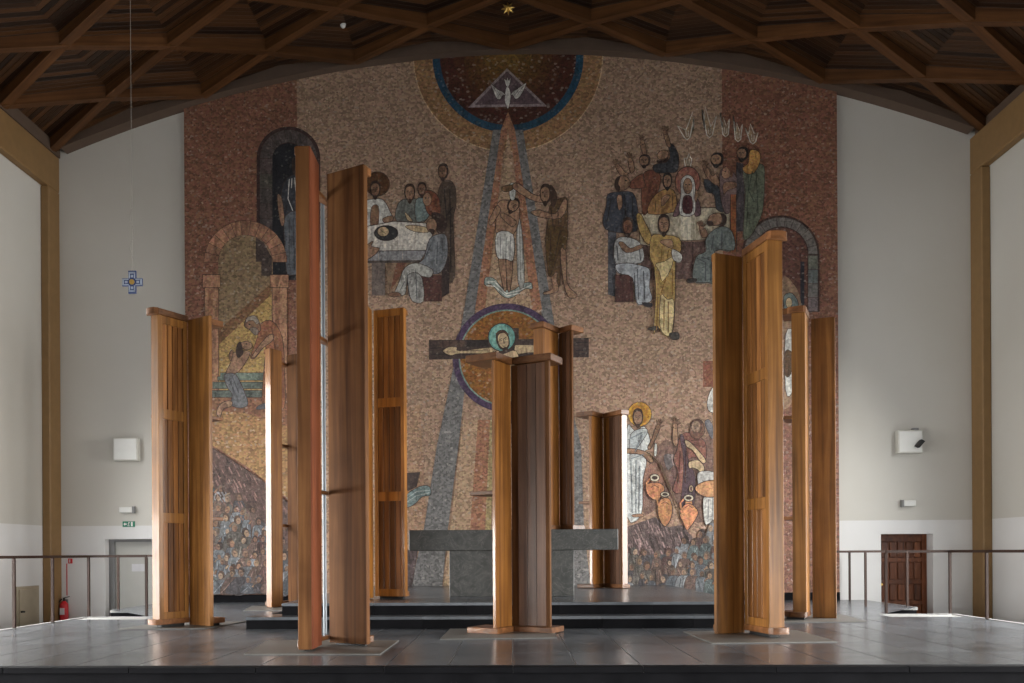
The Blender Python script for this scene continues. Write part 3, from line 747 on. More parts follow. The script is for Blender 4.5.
mb.build('arrow', M['white'], t)
rx, rz = a.x + w_ * .50, a.z
mb = MB().ball((rx + .01, YB - .022, rz + h_ * .82), h_ * .11)
for p, q in (((0, .70), (-.02, .42)), ((-.02, .42), (.10, .28)), ((.10, .28), (.08, .08)), ((-.02, .42), (-.08, .22)), ((-.08, .22), (-.20, .20)), ((0, .66), (.12, .52)), ((0, .66), (-.12, .56))):
    mb.tube((rx + p[0] * h_, YB - .023, rz + p[1] * h_), (rx + q[0] * h_, YB - .023, rz + q[1] * h_), h_ * .05, 6)
mb.build('running_figure', M['white'], t)
# fire extinguisher with its sign and red stripe
c = at_wall(66.5, 617)
fx, fz = c.x, c.z - .06
t = thing('fire_extinguisher', 'red fire extinguisher hung on the white wall by the left corner pillar', 'extinguisher', (fx, YB - .1, fz))
mb = MB().tube((fx, YB - .1, fz), (fx, YB - .1, fz + .34), .085, 16).tube((fx, YB - .1, fz + .34), (fx, YB - .1, fz + .41), .085, 16, .03); mb.build('cylinder', M['red'], t, smooth=False)
box('label_sticker', M['paper'], t, fx - .05, fx + .05, YB - .188, YB - .18, fz + .12, fz + .26)
MB().tube((fx, YB - .1, fz + .41), (fx, YB - .1, fz + .47), .022).bar((fx - .02, YB - .1, fz + .47), (fx + .12, YB - .1, fz + .50), (0, .015, 0), (0, 0, .008)).build('valve', M['black'], t)
mb = MB(); pv = None
for i in range(13):
    th = math.pi * i / 12; q = Vector((fx - .03 - .10 * math.sin(th) ** .7, YB - .13, fz + .45 - .36 * i / 12))
    if pv: mb.tube(pv, q, .013, 8)
    pv = q
mb.build('hose', M['black'], t)
box('wall_bracket', M['greymetal'], t, fx - .04, fx + .04, YB - .03, YB, fz + .1, fz + .44)
a, b = at_wall(68.5, 563.5), at_wall(72.5, 558.5)
t = thing('extinguisher_sign', 'small red fire sign above the extinguisher with a red stripe below', 'sign', ((a.x + b.x) / 2, YB, a.z))
box('plate', M['red'], t, a.x, b.x, YB - .015, YB, a.z, b.z)
box('pictogram', M['white'], t, a.x + .025, a.x + .045, YB - .018, YB - .015, a.z + .02, b.z - .02)
box('stripe', M['red'], t, fx + .005, fx + .025, YB - .006, YB, fz + .52, a.z)
# hanging mosaic cross
c = aty(132, 282, 13.0)
t = thing('hanging_cross', 'blue and white enamel cross hanging on a long wire at the left', 'cross', tuple(c))
s = 1 / (FPX / 13.0)
A, Bv = 10.3 * s, 3.9 * s
plan2 = [(-Bv, A * 1.12), (Bv, A * 1.12), (Bv, Bv), (A, Bv), (A, -Bv), (Bv, -Bv), (Bv, -A * 1.12), (-Bv, -A * 1.12), (-Bv, -Bv), (-A, -Bv), (-A, Bv), (-Bv, Bv)]
def flat(plan, y0, y1, mat, name, par):
    n = len(plan); mb = MB()
    mb.poly([(c.x + p[0], y0, c.z + p[1]) for p in plan] + [(c.x + p[0], y1, c.z + p[1]) for p in plan],
            [list(range(n))[::-1], [n + i for i in range(n)]] + [[i, (i + 1) % n, n + (i + 1) % n, n + i] for i in range(n)])
    return mb.build(name, mat, par)
flat(plan2, c.y, c.y + .03, M['blue'], 'cross_body', t)
k = .72
for ang in range(4):
    R_ = [(math.cos(ang * math.pi / 2), math.sin(ang * math.pi / 2)), (-math.sin(ang * math.pi / 2), math.cos(ang * math.pi / 2))]
    def rot(p): return (p[0] * R_[0][0] + p[1] * R_[1][0], p[0] * R_[0][1] + p[1] * R_[1][1])
    for w0, w1, o0, o1 in ((-.85, -.55, .35, .95), (.55, .85, .35, .95), (-.85, .85, .82, .98)):
        flat([rot((w0 * Bv, o0 * A)), rot((w1 * Bv, o0 * A)), rot((w1 * Bv, o1 * A)), rot((w0 * Bv, o1 * A))], c.y - .008, c.y, M['paleblue'], 'inlay', t)
    flat([rot((-.3 * Bv, .45 * A)), rot((.3 * Bv, .45 * A)), rot((.3 * Bv, .7 * A)), rot((-.3 * Bv, .7 * A))], c.y - .006, c.y, M['paleblue'], 'inlay', t)
flat([(math.cos(i * math.pi / 6) * Bv * .7, math.sin(i * math.pi / 6) * Bv * .7) for i in range(12)], c.y - .012, c.y, M['brass'], 'centre_boss', t)
MB().tube((c.x, c.y + .015, c.z + A * 1.1), (c.x - .01, c.y + .015, 10.75), .0035, 6).build('wire', M['cable'], t)
mb = MB(); pv = None
for i in range(15):
    q = Vector((c.x + .035 * math.sin(i * 1.1) * (1 if i < 12 else .3) + .005, c.y + .0, c.z + A * 1.1 + .08 * i))
    if pv is not None: mb.tube(pv, q, .003, 5)
    pv = q
mb.build('loose_cord', M['cable'], t)
# little gilt stars and a bulb under the ceiling
def star(px, py, y, r, lab, nm='ceiling_star'):
    c = aty(px, py, y); t = thing(nm, lab, 'ornament', tuple(c), 'gilt ceiling stars'); mb = MB()
    n = 8; pts = []
    for i in range(2 * n):
        rr = r if i % 2 == 0 else r * .42; th = math.pi * i / n + .1
        pts.append((c.x + rr * math.cos(th), c.y, c.z + rr * math.sin(th)))
    m_ = len(pts); pts += [(p[0], c.y + .03, p[2]) for p in pts] + [(c.x, c.y - .04, c.z)]
    mb.poly(pts, [[i, (i + 1) % m_, 2 * m_] for i in range(m_)] + [[i, m_ + i, m_ + (i + 1) % m_, (i + 1) % m_] for i in range(m_)] + [list(range(2 * m_ - 1, m_ - 1, -1))])
    mb.build('star_body', M['brass'], t)
    MB().tube((c.x, c.y + .02, c.z), (c.x, c.y + .02, arc(c.x) + .45), .008).build('stem', M['brass'], t)
star(508, 8, 17.0, .13, 'gilt eight-pointed star high over the centre of the mosaic')
star(31, 113, 17.7, .10, 'gilt star lamp in the upper left corner over the pillar')
star(998, 89, 17.7, .10, 'gilt star lamp in the upper right corner over the pillar')
c = aty(343, 24, 17.2)
t = thing('ceiling_bulb', 'small white bare bulb hanging under the ceiling boards left of centre', 'lamp', tuple(c))
MB().ball(tuple(c), .06, 1.4).build('bulb', M['white'], t, smooth=True)
MB().tube((c.x, c.y, c.z + .07), (c.x, c.y, arc(c.x) + .5), .012).build('stem', M['black'], t)
# ------------------------------------------------------------------ the mosaic on the back wall
MY = 18.40                                        # face of the mosaic ground
mural = thing('mosaic_mural', 'huge stone mosaic with figures and coloured rays covering the back wall', 'mosaic', (0, MY, 0))
PAL = dict(skin=(156, 122, 97), skind=(132, 100, 78), pale=(192, 168, 132), hair=(62, 46, 40), black=(40, 36, 36), white=(204, 204, 198),
           grey=(132, 134, 136), blue=(100, 105, 112), navy=(60, 63, 71), slate=(78, 80, 86), brown=(98, 74, 52), red=(128, 80, 62), maroon=(84, 54, 48),
           mauve=(112, 90, 88), gold=(174, 144, 86), straw=(212, 192, 142), teal=(112, 128, 126), cream=(198, 188, 166), tan=(150, 122, 98), orange=(198, 134, 94))
LINE = (70, 54, 48)
def C(c):
    if isinstance(c, str): c = PAL[c]
    g = c[0] * .3 + c[1] * .55 + c[2] * .15
    return srgb(*[(g + (v - g) * .95) * .97 for v in c])   # natural stone is never quite as vivid as paint
def wp(x, y): p = aty(x, y, MY); return (p.x, p.z)
def smooth_pts(pts, k=3):
    n = len(pts); out = []
    for i in range(n):
        p0, p1, p2, p3 = pts[i - 1], pts[i], pts[(i + 1) % n], pts[(i + 2) % n]
        for j in range(k):
            t = j / k; t2, t3 = t * t, t * t * t
            out.append(tuple(0.5 * (2 * p1[a] + (p2[a] - p0[a]) * t + (2 * p0[a] - 5 * p1[a] + 4 * p2[a] - p3[a]) * t2 + (3 * p1[a] - p0[a] - 3 * p2[a] + p3[a]) * t3) for a in (0, 1)))
    return out
def slab_poly(mb, pts, lift, col, skirt=0.004):    # pts in wall metres; a thin slab proud of the ground by lift
    n = len(pts)
    a = sum(pts[i][0] * pts[(i + 1) % n][1] - pts[(i + 1) % n][0] * pts[i][1] for i in range(n))
    if a < 0: pts = pts[::-1]
    v = [(p[0], MY - lift, p[1]) for p in pts]; w = [(p[0], MY, p[1]) for p in pts]
    tr = tessellate_polygon([[Vector((p[0], p[1], 0)) for p in pts]])
    fs = []
    for t in tr:
        (ax, ay), (b_x, by), (c_x, cy) = (pts[i] for i in t)
        fs.append(list(t) if (b_x - ax) * (cy - ay) - (c_x - ax) * (by - ay) > 0 else list(t)[::-1])
    fs += [[i, n + i, n + (i + 1) % n, (i + 1) % n] for i in range(n)]
    mb.poly(v + w, fs, col)
def ribbon(mb, pts, width, lift, col, closed=False):
    n = len(pts); L = []; Rr = []
    for i in range(n):
        a = pts[i - 1] if (i > 0 or closed) else pts[i]; b = pts[(i + 1) % n] if (i < n - 1 or closed) else pts[i]
        dx, dz = b[0] - a[0], b[1] - a[1]; l = math.hypot(dx, dz) or 1
        L.append((pts[i][0] - dz / l * width / 2, pts[i][1] + dx / l * width / 2)); Rr.append((pts[i][0] + dz / l * width / 2, pts[i][1] - dx / l * width / 2))
    v = [(p[0], MY - lift, p[1]) for p in L] + [(p[0], MY - lift, p[1]) for p in Rr]
    rng = range(n) if closed else range(n - 1)
    mb.poly(v, [[i, (i + 1) % n, n + (i + 1) % n, n + i][::-1] for i in rng], col)
class Fig:
    lay = 0; step = 0.0002
    def __init__(s, x0=0, y0=0, k=1.0, lay=None):
        s.x0, s.y0, s.k = x0, y0, k; s.mb = MB()
        if lay is not None: Fig.lay = lay
    def T(s, pts): return [wp(s.x0 + p[0] / s.k, s.y0 + p[1] / s.k) for p in pts]
    def up(s): Fig.lay += 1; return 0.005 + Fig.lay * Fig.step
    @staticmethod
    def prs(t): 
        if not isinstance(t, str): return list(t)
        v = [float(q) for q in t.replace(',', ' ').split()]; return list(zip(v[::2], v[1::2]))
    def P(s, col, t, line=0.65, sm=True):           # filled shape with dark stone outline
        pts = s.prs(t); pts = smooth_pts(pts) if sm else pts
        w = s.T(pts); slab_poly(s.mb, w, s.up(), C(col))
        if line: ribbon(s.mb, w, line / 47.5, s.up(), C(LINE), True)
        return s
    def S(s, col, t, line=0.0): return s.P(col, t, line, False)
    def E(s, col, cx, cy, rx, ry, rot=0, line=0.8, n=18):
        cr, sr = math.cos(math.radians(rot)), math.sin(math.radians(rot))
        pts = [(cx + rx * math.cos(q) * cr - ry * math.sin(q) * sr, cy + rx * math.cos(q) * sr + ry * math.sin(q) * cr) for q in (2 * math.pi * i / n for i in range(n))]
        return s.P(col, pts, line, False)
    def L(s, col, width, t):
        pts = s.prs(t); ribbon(s.mb, s.T(pts), width / 47.5, s.up(), C(col)); return s
    def head(s, cx, cy, rx, ry, skin='skin', hair='hair', turn=0, beard=True, rot=0):
        """long hair, narrow face, brows, eyes, nose and beard; turn < 0 looks left"""
        cr, sr = math.cos(math.radians(rot)), math.sin(math.radians(rot))
        def X(u, v):
            a, b = u * rx + turn * rx * .12 * (1 - abs(v)), v * ry
            return (cx + a * cr - b * sr, cy + a * sr + b * cr)
        s.P(hair, [X(-.8, .5), X(-.98, -.2), X(-.7, -.9), X(0, -1.1), X(.72, -.9), X(.98, -.2), X(.8, .5), X(.4, .8), X(-.4, .8)], .4)
        t = turn * .28
        s.P(skin, [X(-.74 + t, -.4), X(-.3 + t, -.74), X(.35 + t, -.74), X(.74 + t, -.35), X(.68 + t, .32), X(.26 + t, .95), X(-.26 + t, .95), X(-.68 + t, .32)], 0)
        dk = [q * .66 for q in (PAL[skin] if isinstance(skin, str) else skin)]
        for q in (-.32, .32):
            s.L(hair, .7, [X(q - .22 + t, -.22), X(q + .2 + t, -.26)]); s.L('black', .55, [X(q - .13 + t, -.06), X(q + .13 + t, -.06)])
        s.P(dk, [X(-.06 + t * 1.5, -.2), X(.1 + t * 1.5, -.2), X(.15 + t * 1.8, .28), X(-.14 + t * 1.8, .28)], 0, False)
        if beard: s.P(hair, [X(-.6 + t, .46), X(-.3 + t, .66), X(0 + t, .62), X(.3 + t, .66), X(.6 + t, .46), X(.34 + t, 1.0), X(0 + t, 1.2), X(-.34 + t, 1.0)], 0)
        s.L((120, 76, 66), .5, [X(-.18 + t, .54), X(.18 + t, .54)])
        return s
    def hand(s, cx, cy, r, ang, skin='skin'):
        a0 = math.radians(ang)
        for k, (da, ln) in enumerate(((-24, .95), (-8, 1.1), (8, 1.08), (24, .9), (62, .75))):
            a = a0 + math.radians(da); c, q = math.cos(a), math.sin(a); w = r * .17
            s.P(skin, [(cx + q * w, cy - c * w), (cx - q * w, cy + c * w), (cx + c * r * (.75 + ln) - q * w * .5, cy + q * r * (.75 + ln) + c * w * .5), (cx + c * r * (.75 + ln) + q * w * .5, cy + q * r * (.75 + ln) - c * w * .5)], .35, False)
        return s.E(skin, cx, cy, r * .62, r * .55, ang, .4, 12)
    def folds(s, t, col=(90, 90, 92), width=.6):
        for seg in t.split('|'): s.L(col, width, seg)
        return s
    def done(s, name, label, mat='mosaic_fine'):
        o = s.mb.build(name, M[mat], mural); o['label'] = label; return o

# ---- grounds
def topz(x): return arc(x) - .02
def field(name, x0, x1, col, lab, zb=0.0):
    n = max(2, int((x1 - x0) / .3)); xs = [x0 + (x1 - x0) * i / n for i in range(n + 1)]
    pts = [(x0, zb), (x1, zb)] + [(x, topz(x)) for x in reversed(xs)]; k = len(pts); mb = MB()
    mb.poly([(p[0], MY, p[1]) for p in pts] + [(p[0], BACK_Y - .022, p[1]) for p in pts], [list(range(k))] + [[i, k + i, k + (i + 1) % k, (i + 1) % k] for i in range(k)], C(col))
    o = mb.build(name, M['mosaic'], mural); o['label'] = lab
MX0, MX1, MXA, MXB = wp(185, 300)[0], wp(838, 300)[0], wp(297, 120)[0], wp(722, 120)[0]
field('ground', MX0, MXA, (128, 88, 69), 'reddish brown stone ground on the left')
field('ground', MXA, MXB, (158, 130, 108), 'tan stone ground in the middle')
field('ground', MXB, MX1, (128, 87, 68), 'reddish brown stone ground on the right')
box('plinth', M['slate_edge'], mural, MX0, wp(300, 590)[0], MY - .02, MY, 0, .16)
box('plinth', M['slate_edge'], mural, wp(716, 590)[0], MX1, MY - .02, MY, 0, .16)
def fcol(f): return [max(0, min(255, v * f)) for v in (150, 120, 98)]
# warmer salmon ground low down in the middle
f = Fig(lay=0); f.S((160, 128, 102), '300,420 420,405 430,592 300,600'); f.done('ground', 'salmon stone ground at the bottom left', 'mosaic'); f = Fig(); f.S((160, 130, 108), '590,380 722,360 722,598 590,598'); f.done('ground', 'salmon stone ground at the bottom right', 'mosaic')

# ---- rays
f = Fig(lay=22); GR, SA, TN, YE = (112, 111, 110), (154, 108, 82), (168, 140, 112), (156, 138, 96)
f.S(GR, '493,130 501,130 475,310 468,360 458,450 448,528 441,600 408,600 424,528 437,445 455,360 464,310'); f.done('ray', 'broad grey ray on the left', 'mosaic'); f = Fig()
f.S(GR, '523,130 515,130 541,310 548,360 560,450 572,528 573,600 592,600 584,528 581,445 560,360 552,310')
f.done('ray', 'broad grey rays spreading downwards', 'mosaic')
f = Fig(lay=26)
f.S(SA, '508,112 501,130 475,310 485,310 505,140 511,140 532,310 542,310 515,130')
f.S(TN, '508,130 485,310 532,310')
f.done('ray', 'salmon rays running from the dove to the ring', 'mosaic'); f = Fig(); f.S(TN, '463,420 478,420 465,600 441,600 450,528'); f.S(SA, '478,420 490,420 482,600 465,600'); f.S(YE, '490,420 494,420 489,600 482,600')
f.done('ray', 'salmon and tan inner rays', 'mosaic'); f = Fig(); f.S(SA, '560,420 548,420 556,600 573,600'); f.S(TN, '548,420 535,420 540,600 556,600')
f.done('ray', 'salmon and tan inner rays', 'mosaic')

# ---- great half disc at the top
def half(f, cx, cy, r, col, n=40):
    pts = []
    for i in range(n + 1):
        t = math.pi * i / n; pts.append((cx + r * math.cos(t), cy + r * math.sin(t)))
    w = f.T(pts); x0, x1 = w[-1][0], w[0][0]
    top = [(x0 + (x1 - x0) * i / 16, topz(x0 + (x1 - x0) * i / 16)) for i in range(17)]
    slab_poly(f.mb, w + top, f.up(), C(col))
f = Fig(lay=10); half(f, 508, 57, 95, (196, 168, 132)); half(f, 508, 57, 94, (148, 112, 76)); f.done('outer_ring', 'tan outer ring of the half disc', 'mosaic')
f = Fig(); half(f, 508, 57, 75.5, (30, 72, 96)); f.done('blue_ring', 'deep blue ring')
f = Fig()
for r, c in ((68, (74, 36, 24)), (54, (80, 44, 25)), (44, (88, 54, 26)), (34, (98, 66, 29)), (24, (108, 78, 32)), (14, (116, 86, 36))): half(f, 508, 57, r, c)
f.done('disc', 'dark red disc glowing gold at its heart', 'mosaic')
f = Fig(455, 60, 6.83); f.S((150, 138, 140), '355,58 630,318 90,326'); f.S((98, 80, 86), '355,78 590,302 135,308'); f.done('triangle', 'purple triangle with pale border')
f = Fig(455, 60, 6.83)
f.P('white', '345,200 362,185 378,215 380,265 362,335 340,280', .5)
f.P('white', '345,240 320,215 295,205 245,165 262,215 285,265 310,268 325,245', .5); f.P('white', '378,240 405,210 425,200 485,158 470,205 440,255 412,268 395,240', .5)
f.P('white', '350,180 335,125 350,140 358,118 366,140 382,125 370,180', .5)
f.folds('265,190 300,250|285,205 310,250|465,180 420,250|440,200 405,245', (120, 118, 118), .5); f.done('dove', 'white dove flying downwards')

# ---- circle behind the crucified figure
def disc(f, cx, cy, r, col, n=56): return f.E(col, cx, cy, r, r, 0, 0, n)
f = Fig(lay=36); disc(f, 507, 358, 54.5, (78, 60, 88)); f.done('purple_ring', 'purple ring')
f = Fig(); disc(f, 507, 358, 48.3, (120, 148, 138)); f.done('teal_ring', 'thin teal ring')
f = Fig(); disc(f, 507, 358, 46.8, (136, 88, 38)); f.done('amber_disc', 'amber disc', 'mosaic')
f = Fig(410, 290, 5.12)
f.S((70, 56, 52), '97,257 505,254 505,195 557,195 557,253 915,245 915,345 560,347 557,683 505,683 500,348 97,357')
f.S((84, 66, 58), '150,264 280,262 280,290 190,296 150,300'); f.S((50, 42, 40), '290,256 400,255 400,290 290,292')
f.folds('105,300 160,296|110,330 400,326|850,270 910,268|850,310 905,308|860,330 900,325', (40, 34, 34), .8); f.done('wooden_cross', 'dark brown wooden cross beam')
f = Fig(410, 290, 5.12)
f.P('pale', '168,312 200,292 240,294 252,312 400,295 445,300 440,326 260,326 215,336 190,330')
f.P('pale', '535,290 562,281 700,290 700,318 600,322 545,330'); f.P('pale', '425,315 470,330 545,312 560,420 540,560 450,560 440,420')
f.E((98, 152, 146), 470, 243, 70, 72, 0, 1.0); f.E((120, 170, 160), 470, 243, 60, 62, 0, 0); f.head(476, 262, 34, 52, 'pale', 'hair', .2, True, -12)
f.L((92, 60, 36), 1.2, '440,225 470,212 505,228'); f.folds('180,318 235,318|270,312 400,308', LINE, .5); f.done('crucified_figure', 'pale figure with outstretched arms and teal halo')

# ---- arches on the left
def archband(f, cx, cy, ro, ri, col, ybl, ybr, n=26, segs=None, cols=None):
    """round-headed band: outer radius ro, inner ri, legs to ybl / ybr"""
    pts = [(cx - ro, ybl)] + [(cx - ro * math.cos(math.pi * i / n), cy - ro * math.sin(math.pi * i / n)) for i in range(n + 1)] + [(cx + ro, ybr), (cx + ri, ybr)]
    pts += [(cx + ri * math.cos(math.pi * i / n), cy - ri * math.sin(math.pi * i / n)) for i in range(n + 1)] + [(cx - ri, ybl)]
    f.P(col, pts, 0, False)
    return f
def vouss(f, cx, cy, ro, ri, n, base, var):
    for i in range(n):
        a, b = math.pi * i / n, math.pi * (i + 1) / n; v = 1 + random.uniform(-var, var)
        pts = [(cx - r * math.cos(t), cy - r * math.sin(t)) for r, t in ((ro, a), (ro, (a + b) / 2), (ro, b), (ri, b), (ri, (a + b) / 2), (ri, a))]
        f.P([c * v for c in base], pts, .5, False)
f = Fig(lay=4)
archband(f, 288.5, 158.5, 31.8, 12, (66, 46, 44), 262, 262); f.done('dark_arch', 'dark grey round arch')
f = Fig(); vouss(f, 288.5, 158.5, 28.5, 16, 11, (84, 76, 74), .07)
for k in range(7): f.S([c * (1 + random.uniform(-.06, .06)) for c in (84, 76, 74)], [(260, 159 + k * 15), (272.5, 159 + k * 15), (272.5, 173.5 + k * 15), (260, 173.5 + k * 15)])
f.S((80, 78, 80), '262,262 272,262 272,276 262,276'); f.done('arch_stone', 'grey voussoirs of the dark arch')
f = Fig(); f.P((34, 36, 42), [(272.5, 280)] + [(288.5 - 16 * math.cos(math.pi * i / 16), 158.5 - 15 * math.sin(math.pi * i / 16)) for i in range(17)] + [(304.5, 280)], 0, False); f.done('niche', 'black blue niche under the dark arch')
f = Fig(250, 120, 3.8)
f.P('navy', '128,245 150,215 200,210 215,300 200,365 125,362 118,300'); f.folds('150,225 145,300 165,350|170,220 178,300|160,222 158,260', 'white', .9)
f.P('blue', '135,365 200,362 205,560 160,590 140,580 132,470'); f.folds('150,380 150,560|165,375 170,570', 'slate', .8)
f.P('skin', '105,285 122,300 132,385 120,402 108,345', .6); f.P('hair', '162,150 185,145 200,190 190,215 165,205', .6); f.done('robed_figure', 'figure in striped dark cloak under the arch')
# tan arch with its picture
f = Fig(lay=50)
f.P((136, 114, 86), [(219, 395)] + [(245.7 - 27.2 * math.cos(math.pi * i / 20), 262 - 27.2 * math.sin(math.pi * i / 20)) for i in range(21)] + [(272.5, 395)], 0, False)
f.S((74, 62, 58), '256,237.5 264,243 272,258 272,276 261.5,276 261.5,262 256,262')
f.S((168, 138, 84), '219,345 272,291 272,395 219,395'); f.S((124, 90, 62), '219,330 219,345 272,294 272,283'); f.done('archway_view', 'olive and golden ground seen through the tan arch', 'mosaic')
f = Fig(); vouss(f, 245.7, 262.5, 41.5, 27.2, 13, (166, 122, 96), .1)
for x0, x1 in ((204, 219.5), (271.5, 288)):
    f.S((168, 126, 98), [(x0 + 1, 288), (x1 - .5, 288), (x1 - .5, 396), (x0 + 1, 396)], .5); f.S((150, 108, 82), [(x0 + 4, 290), (x0 + 9, 290), (x0 + 9, 394), (x0 + 4, 394)])
    f.S((172, 128, 100), [(x0 - 1, 275), (x1 + 1, 275), (x1 + 1, 288), (x0 - 1, 288)], .8)
f.done('tan_arch', 'tan round arch on two columns')
f = Fig(180, 290, 4.553)
f.S((132, 92, 68), '100,470 540,470 540,640 400,590 290,560 110,545'); f.S((150, 114, 74), '110,545 290,560 400,590 540,640 540,990 430,900 300,800 120,690'); f.done('ground', 'brown and golden ground below the steps', 'mosaic')
f = Fig(180, 290, 4.553); sc = (108, 122, 112)
f.S(sc, '185,378 392,378 392,412 172,412 172,395 185,395', .6); f.S((98, 110, 102), '150,420 392,420 392,450 150,450', .6); f.S((88, 98, 92), '128,458 392,458 392,490 128,490', .6); f.done('steps', 'teal grey steps')
f = Fig(180, 290, 4.553)
f.P((142, 94, 68), '365,160 410,138 450,175 472,250 478,400 475,538 382,540 380,400 392,255 345,310 322,305 355,215'); f.P('skin', '330,300 395,215 428,205 420,235 385,260 345,305', .7)
f.P('skind', '295,165 305,130 340,122 362,150 368,185 345,195 315,180', .8); f.P((150, 140, 128), '300,150 310,125 342,118 362,145 350,158 335,140 315,142', .4); f.P((120, 108, 98), '318,178 345,172 360,190 345,208', .4); f.E('black', 318, 158, 5, 4, 0, 0, 8); f.P('slate', '355,530 392,515 392,540 350,545', .5); f.folds('420,180 440,300|400,270 405,500|440,300 445,520', 'maroon', .7); f.done('embracing_figure', 'old man in red brown robe bending forward')
f = Fig(180, 290, 4.553)
f.P('skin', '228,300 262,282 322,285 270,372 212,382 235,325'); f.P('skind', '228,285 245,275 235,325 225,310', .6)
f.P((108, 110, 114), '203,388 252,383 285,440 310,505 305,530 270,538 232,522 240,478 215,440'); f.P('skin', '172,572 170,548 192,515 236,505 236,530 200,542 186,578', .7)
f.P('skin', '275,245 305,235 330,248 325,268 295,272', .7); f.P('hair', '262,250 278,238 285,265 290,290 268,310 258,290', .5); f.E('black', 305, 247, 4, 3, 0, 0, 8); f.folds('240,395 270,470|225,400 250,470', 'slate', .8); f.done('kneeling_figure', 'kneeling young man with grey trousers')

# ---- supper scene
f = Fig(350, 150, 4.553, lay=4)
f.E((96, 64, 36), 125, 155, 56, 56, 0, .6); f.P('white', '74,240 100,225 150,226 180,275 196,322 150,336 78,346'); f.P('skind', '98,262 130,258 127,350 94,352', .5); f.head(115, 182, 24, 38, 'skind'); f.P('skin', '150,312 192,300 195,322 158,332', .6); f.done('haloed_figure', 'haloed figure in white at the supper table')
f = Fig(350, 150, 4.553)
f.P((106, 109, 104), '215,255 245,225 305,225 345,265 340,328 215,328'); f.head(272, 198, 25, 40, 'skin', (72, 54, 44)); f.P('pale', '250,285 268,300 285,325 262,320', .5); f.done('guest_figure', 'guest in grey green robe at the supper')
f = Fig(350, 150, 4.553); f.P('teal', '300,228 345,225 360,300 330,325 300,320', .6); f.head(328, 182, 21, 32, 'skind'); f.done('guest_figure', 'dark haired guest behind the table')
f = Fig(350, 150, 4.553)
f.P((84, 70, 60), '400,205 418,150 455,140 480,175 482,255 470,330 478,575 432,578 420,335 398,285'); f.head(425, 102, 24, 36, 'skind', 'hair', -.4); f.folds('430,180 440,320|455,180 460,560|470,260 440,300', 'black', .8); f.done('standing_guest', 'tall dark bearded guest standing at the right')
f = Fig(350, 150, 4.553); f.P((122, 74, 54), '338,195 370,186 405,220 412,292 375,305 345,270'); f.E('skin', 352, 226, 20, 30, 0, .5); f.E('black', 345, 220, 4, 3, 0, 0, 8); f.E('black', 358, 220, 4, 3, 0, 0, 8); f.done('guest_figure', 'red haired guest at the table')
f = Fig(350, 150, 4.553)
f.S((112, 100, 94), '100,505 160,505 160,662 100,662'); f.S((136, 112, 90), '160,505 305,505 260,662 180,662'); f.S((118, 78, 60), '215,505 262,505 215,600 185,640')
f.S((200, 194, 184), '66,352 200,326 345,334 378,378 352,458 74,466', .8); f.S((136, 136, 138), '76,462 350,458 322,505 76,507', .8); f.folds('215,330 215,460|300,335 295,455|130,466 130,500|240,462 240,500', (170, 160, 150), .7)
f.S((84, 74, 70), '66,508 330,506 330,514 66,516'); f.E((52, 52, 54), 165, 380, 54, 35, 0, .6); f.E('pale', 152, 373, 26, 22, 0, .5); f.L(LINE, .6, '140,365 165,385'); f.done('supper_table', 'white clothed supper table with a dark dish')
f = Fig(350, 150, 4.553)
f.S('maroon', '328,572 418,572 418,690 328,690', .6); f.S((60, 48, 46), '418,492 452,485 452,652 418,672')
f.P('pale', '252,350 290,344 362,358 352,378 290,372', .6); f.P((122, 126, 130), '362,408 405,385 440,395 444,490 412,560 360,562 300,525 335,498')
f.P((166, 166, 160), '248,540 300,516 375,545 368,580 325,575 300,560 262,600 250,660 205,655 225,600'); f.P((150, 150, 146), '262,575 300,560 330,590 335,690 285,690 268,640', .6); f.P('skind', '172,658 215,648 235,664 195,670', .5)
f.P('hair', '372,290 425,300 442,345 420,380 395,372', .6); f.E('skin', 372, 345, 24, 32, 0, .6); f.P('hair', '360,362 385,365 375,388', 0); f.folds('370,430 340,500|400,420 395,520|420,410 420,500|260,560 270,670|300,545 305,680|230,640 250,600', 'slate', .7); f.done('seated_guest', 'seated guest in grey blue robe on a dark bench')
f = Fig(350, 150, 4.553); f.P('skin', '70,445 108,416 98,440 135,450 112,480 70,502', .7); f.done('reaching_hand', 'hands reaching over the table edge')

# ---- baptism
f = Fig(450, 150, 4.267, lay=36)
f.P((144, 158, 152), '150,546 175,544 195,555 215,580 242,598 270,598 300,578 325,566 348,568 350,594 325,592 300,606 270,628 240,632 212,614 190,588 172,574 148,578'); f.folds('155,565 190,562 240,614 292,602 345,578|155,580 190,582 240,624 300,612', (214, 214, 206), 1.0); f.P((158, 158, 152), '284,298 305,330 318,562 290,566', .5); f.folds('292,320 296,560|302,340 308,555', 'white', .7); f.done('river_water', 'pale teal river waves')
f = Fig(450, 150, 4.267)
f.P('skin', '204,228 238,215 290,238 296,290 270,362 200,362 196,300'); f.P('skin', '166,312 176,280 200,238 216,258 194,298 178,320', .7); f.P('skin', '216,285 228,270 282,305 264,328', .7)
f.P('skin', '206,458 236,462 240,592 226,588', .7); f.P('skin', '240,466 268,468 258,594 246,594', .7); f.P('white', '199,355 270,362 270,470 238,466 200,456'); f.folds('215,370 215,455|240,375 238,465|258,370 255,465', 'grey', .8)
f.head(268, 238, 25, 32, 'skin', 'hair', .3, True, 25); f.P((205, 210, 206), '254,148 280,148 276,210 257,208', .4); f.done('bathing_figure', 'bare chested figure with white loincloth standing in the water')
f = Fig(450, 150, 4.267)
f.P('skin', '430,530 456,525 462,598 440,612 402,618 400,608 436,592', .7); f.P('skin', '468,425 494,425 500,568 542,618 524,634 492,604', .7)
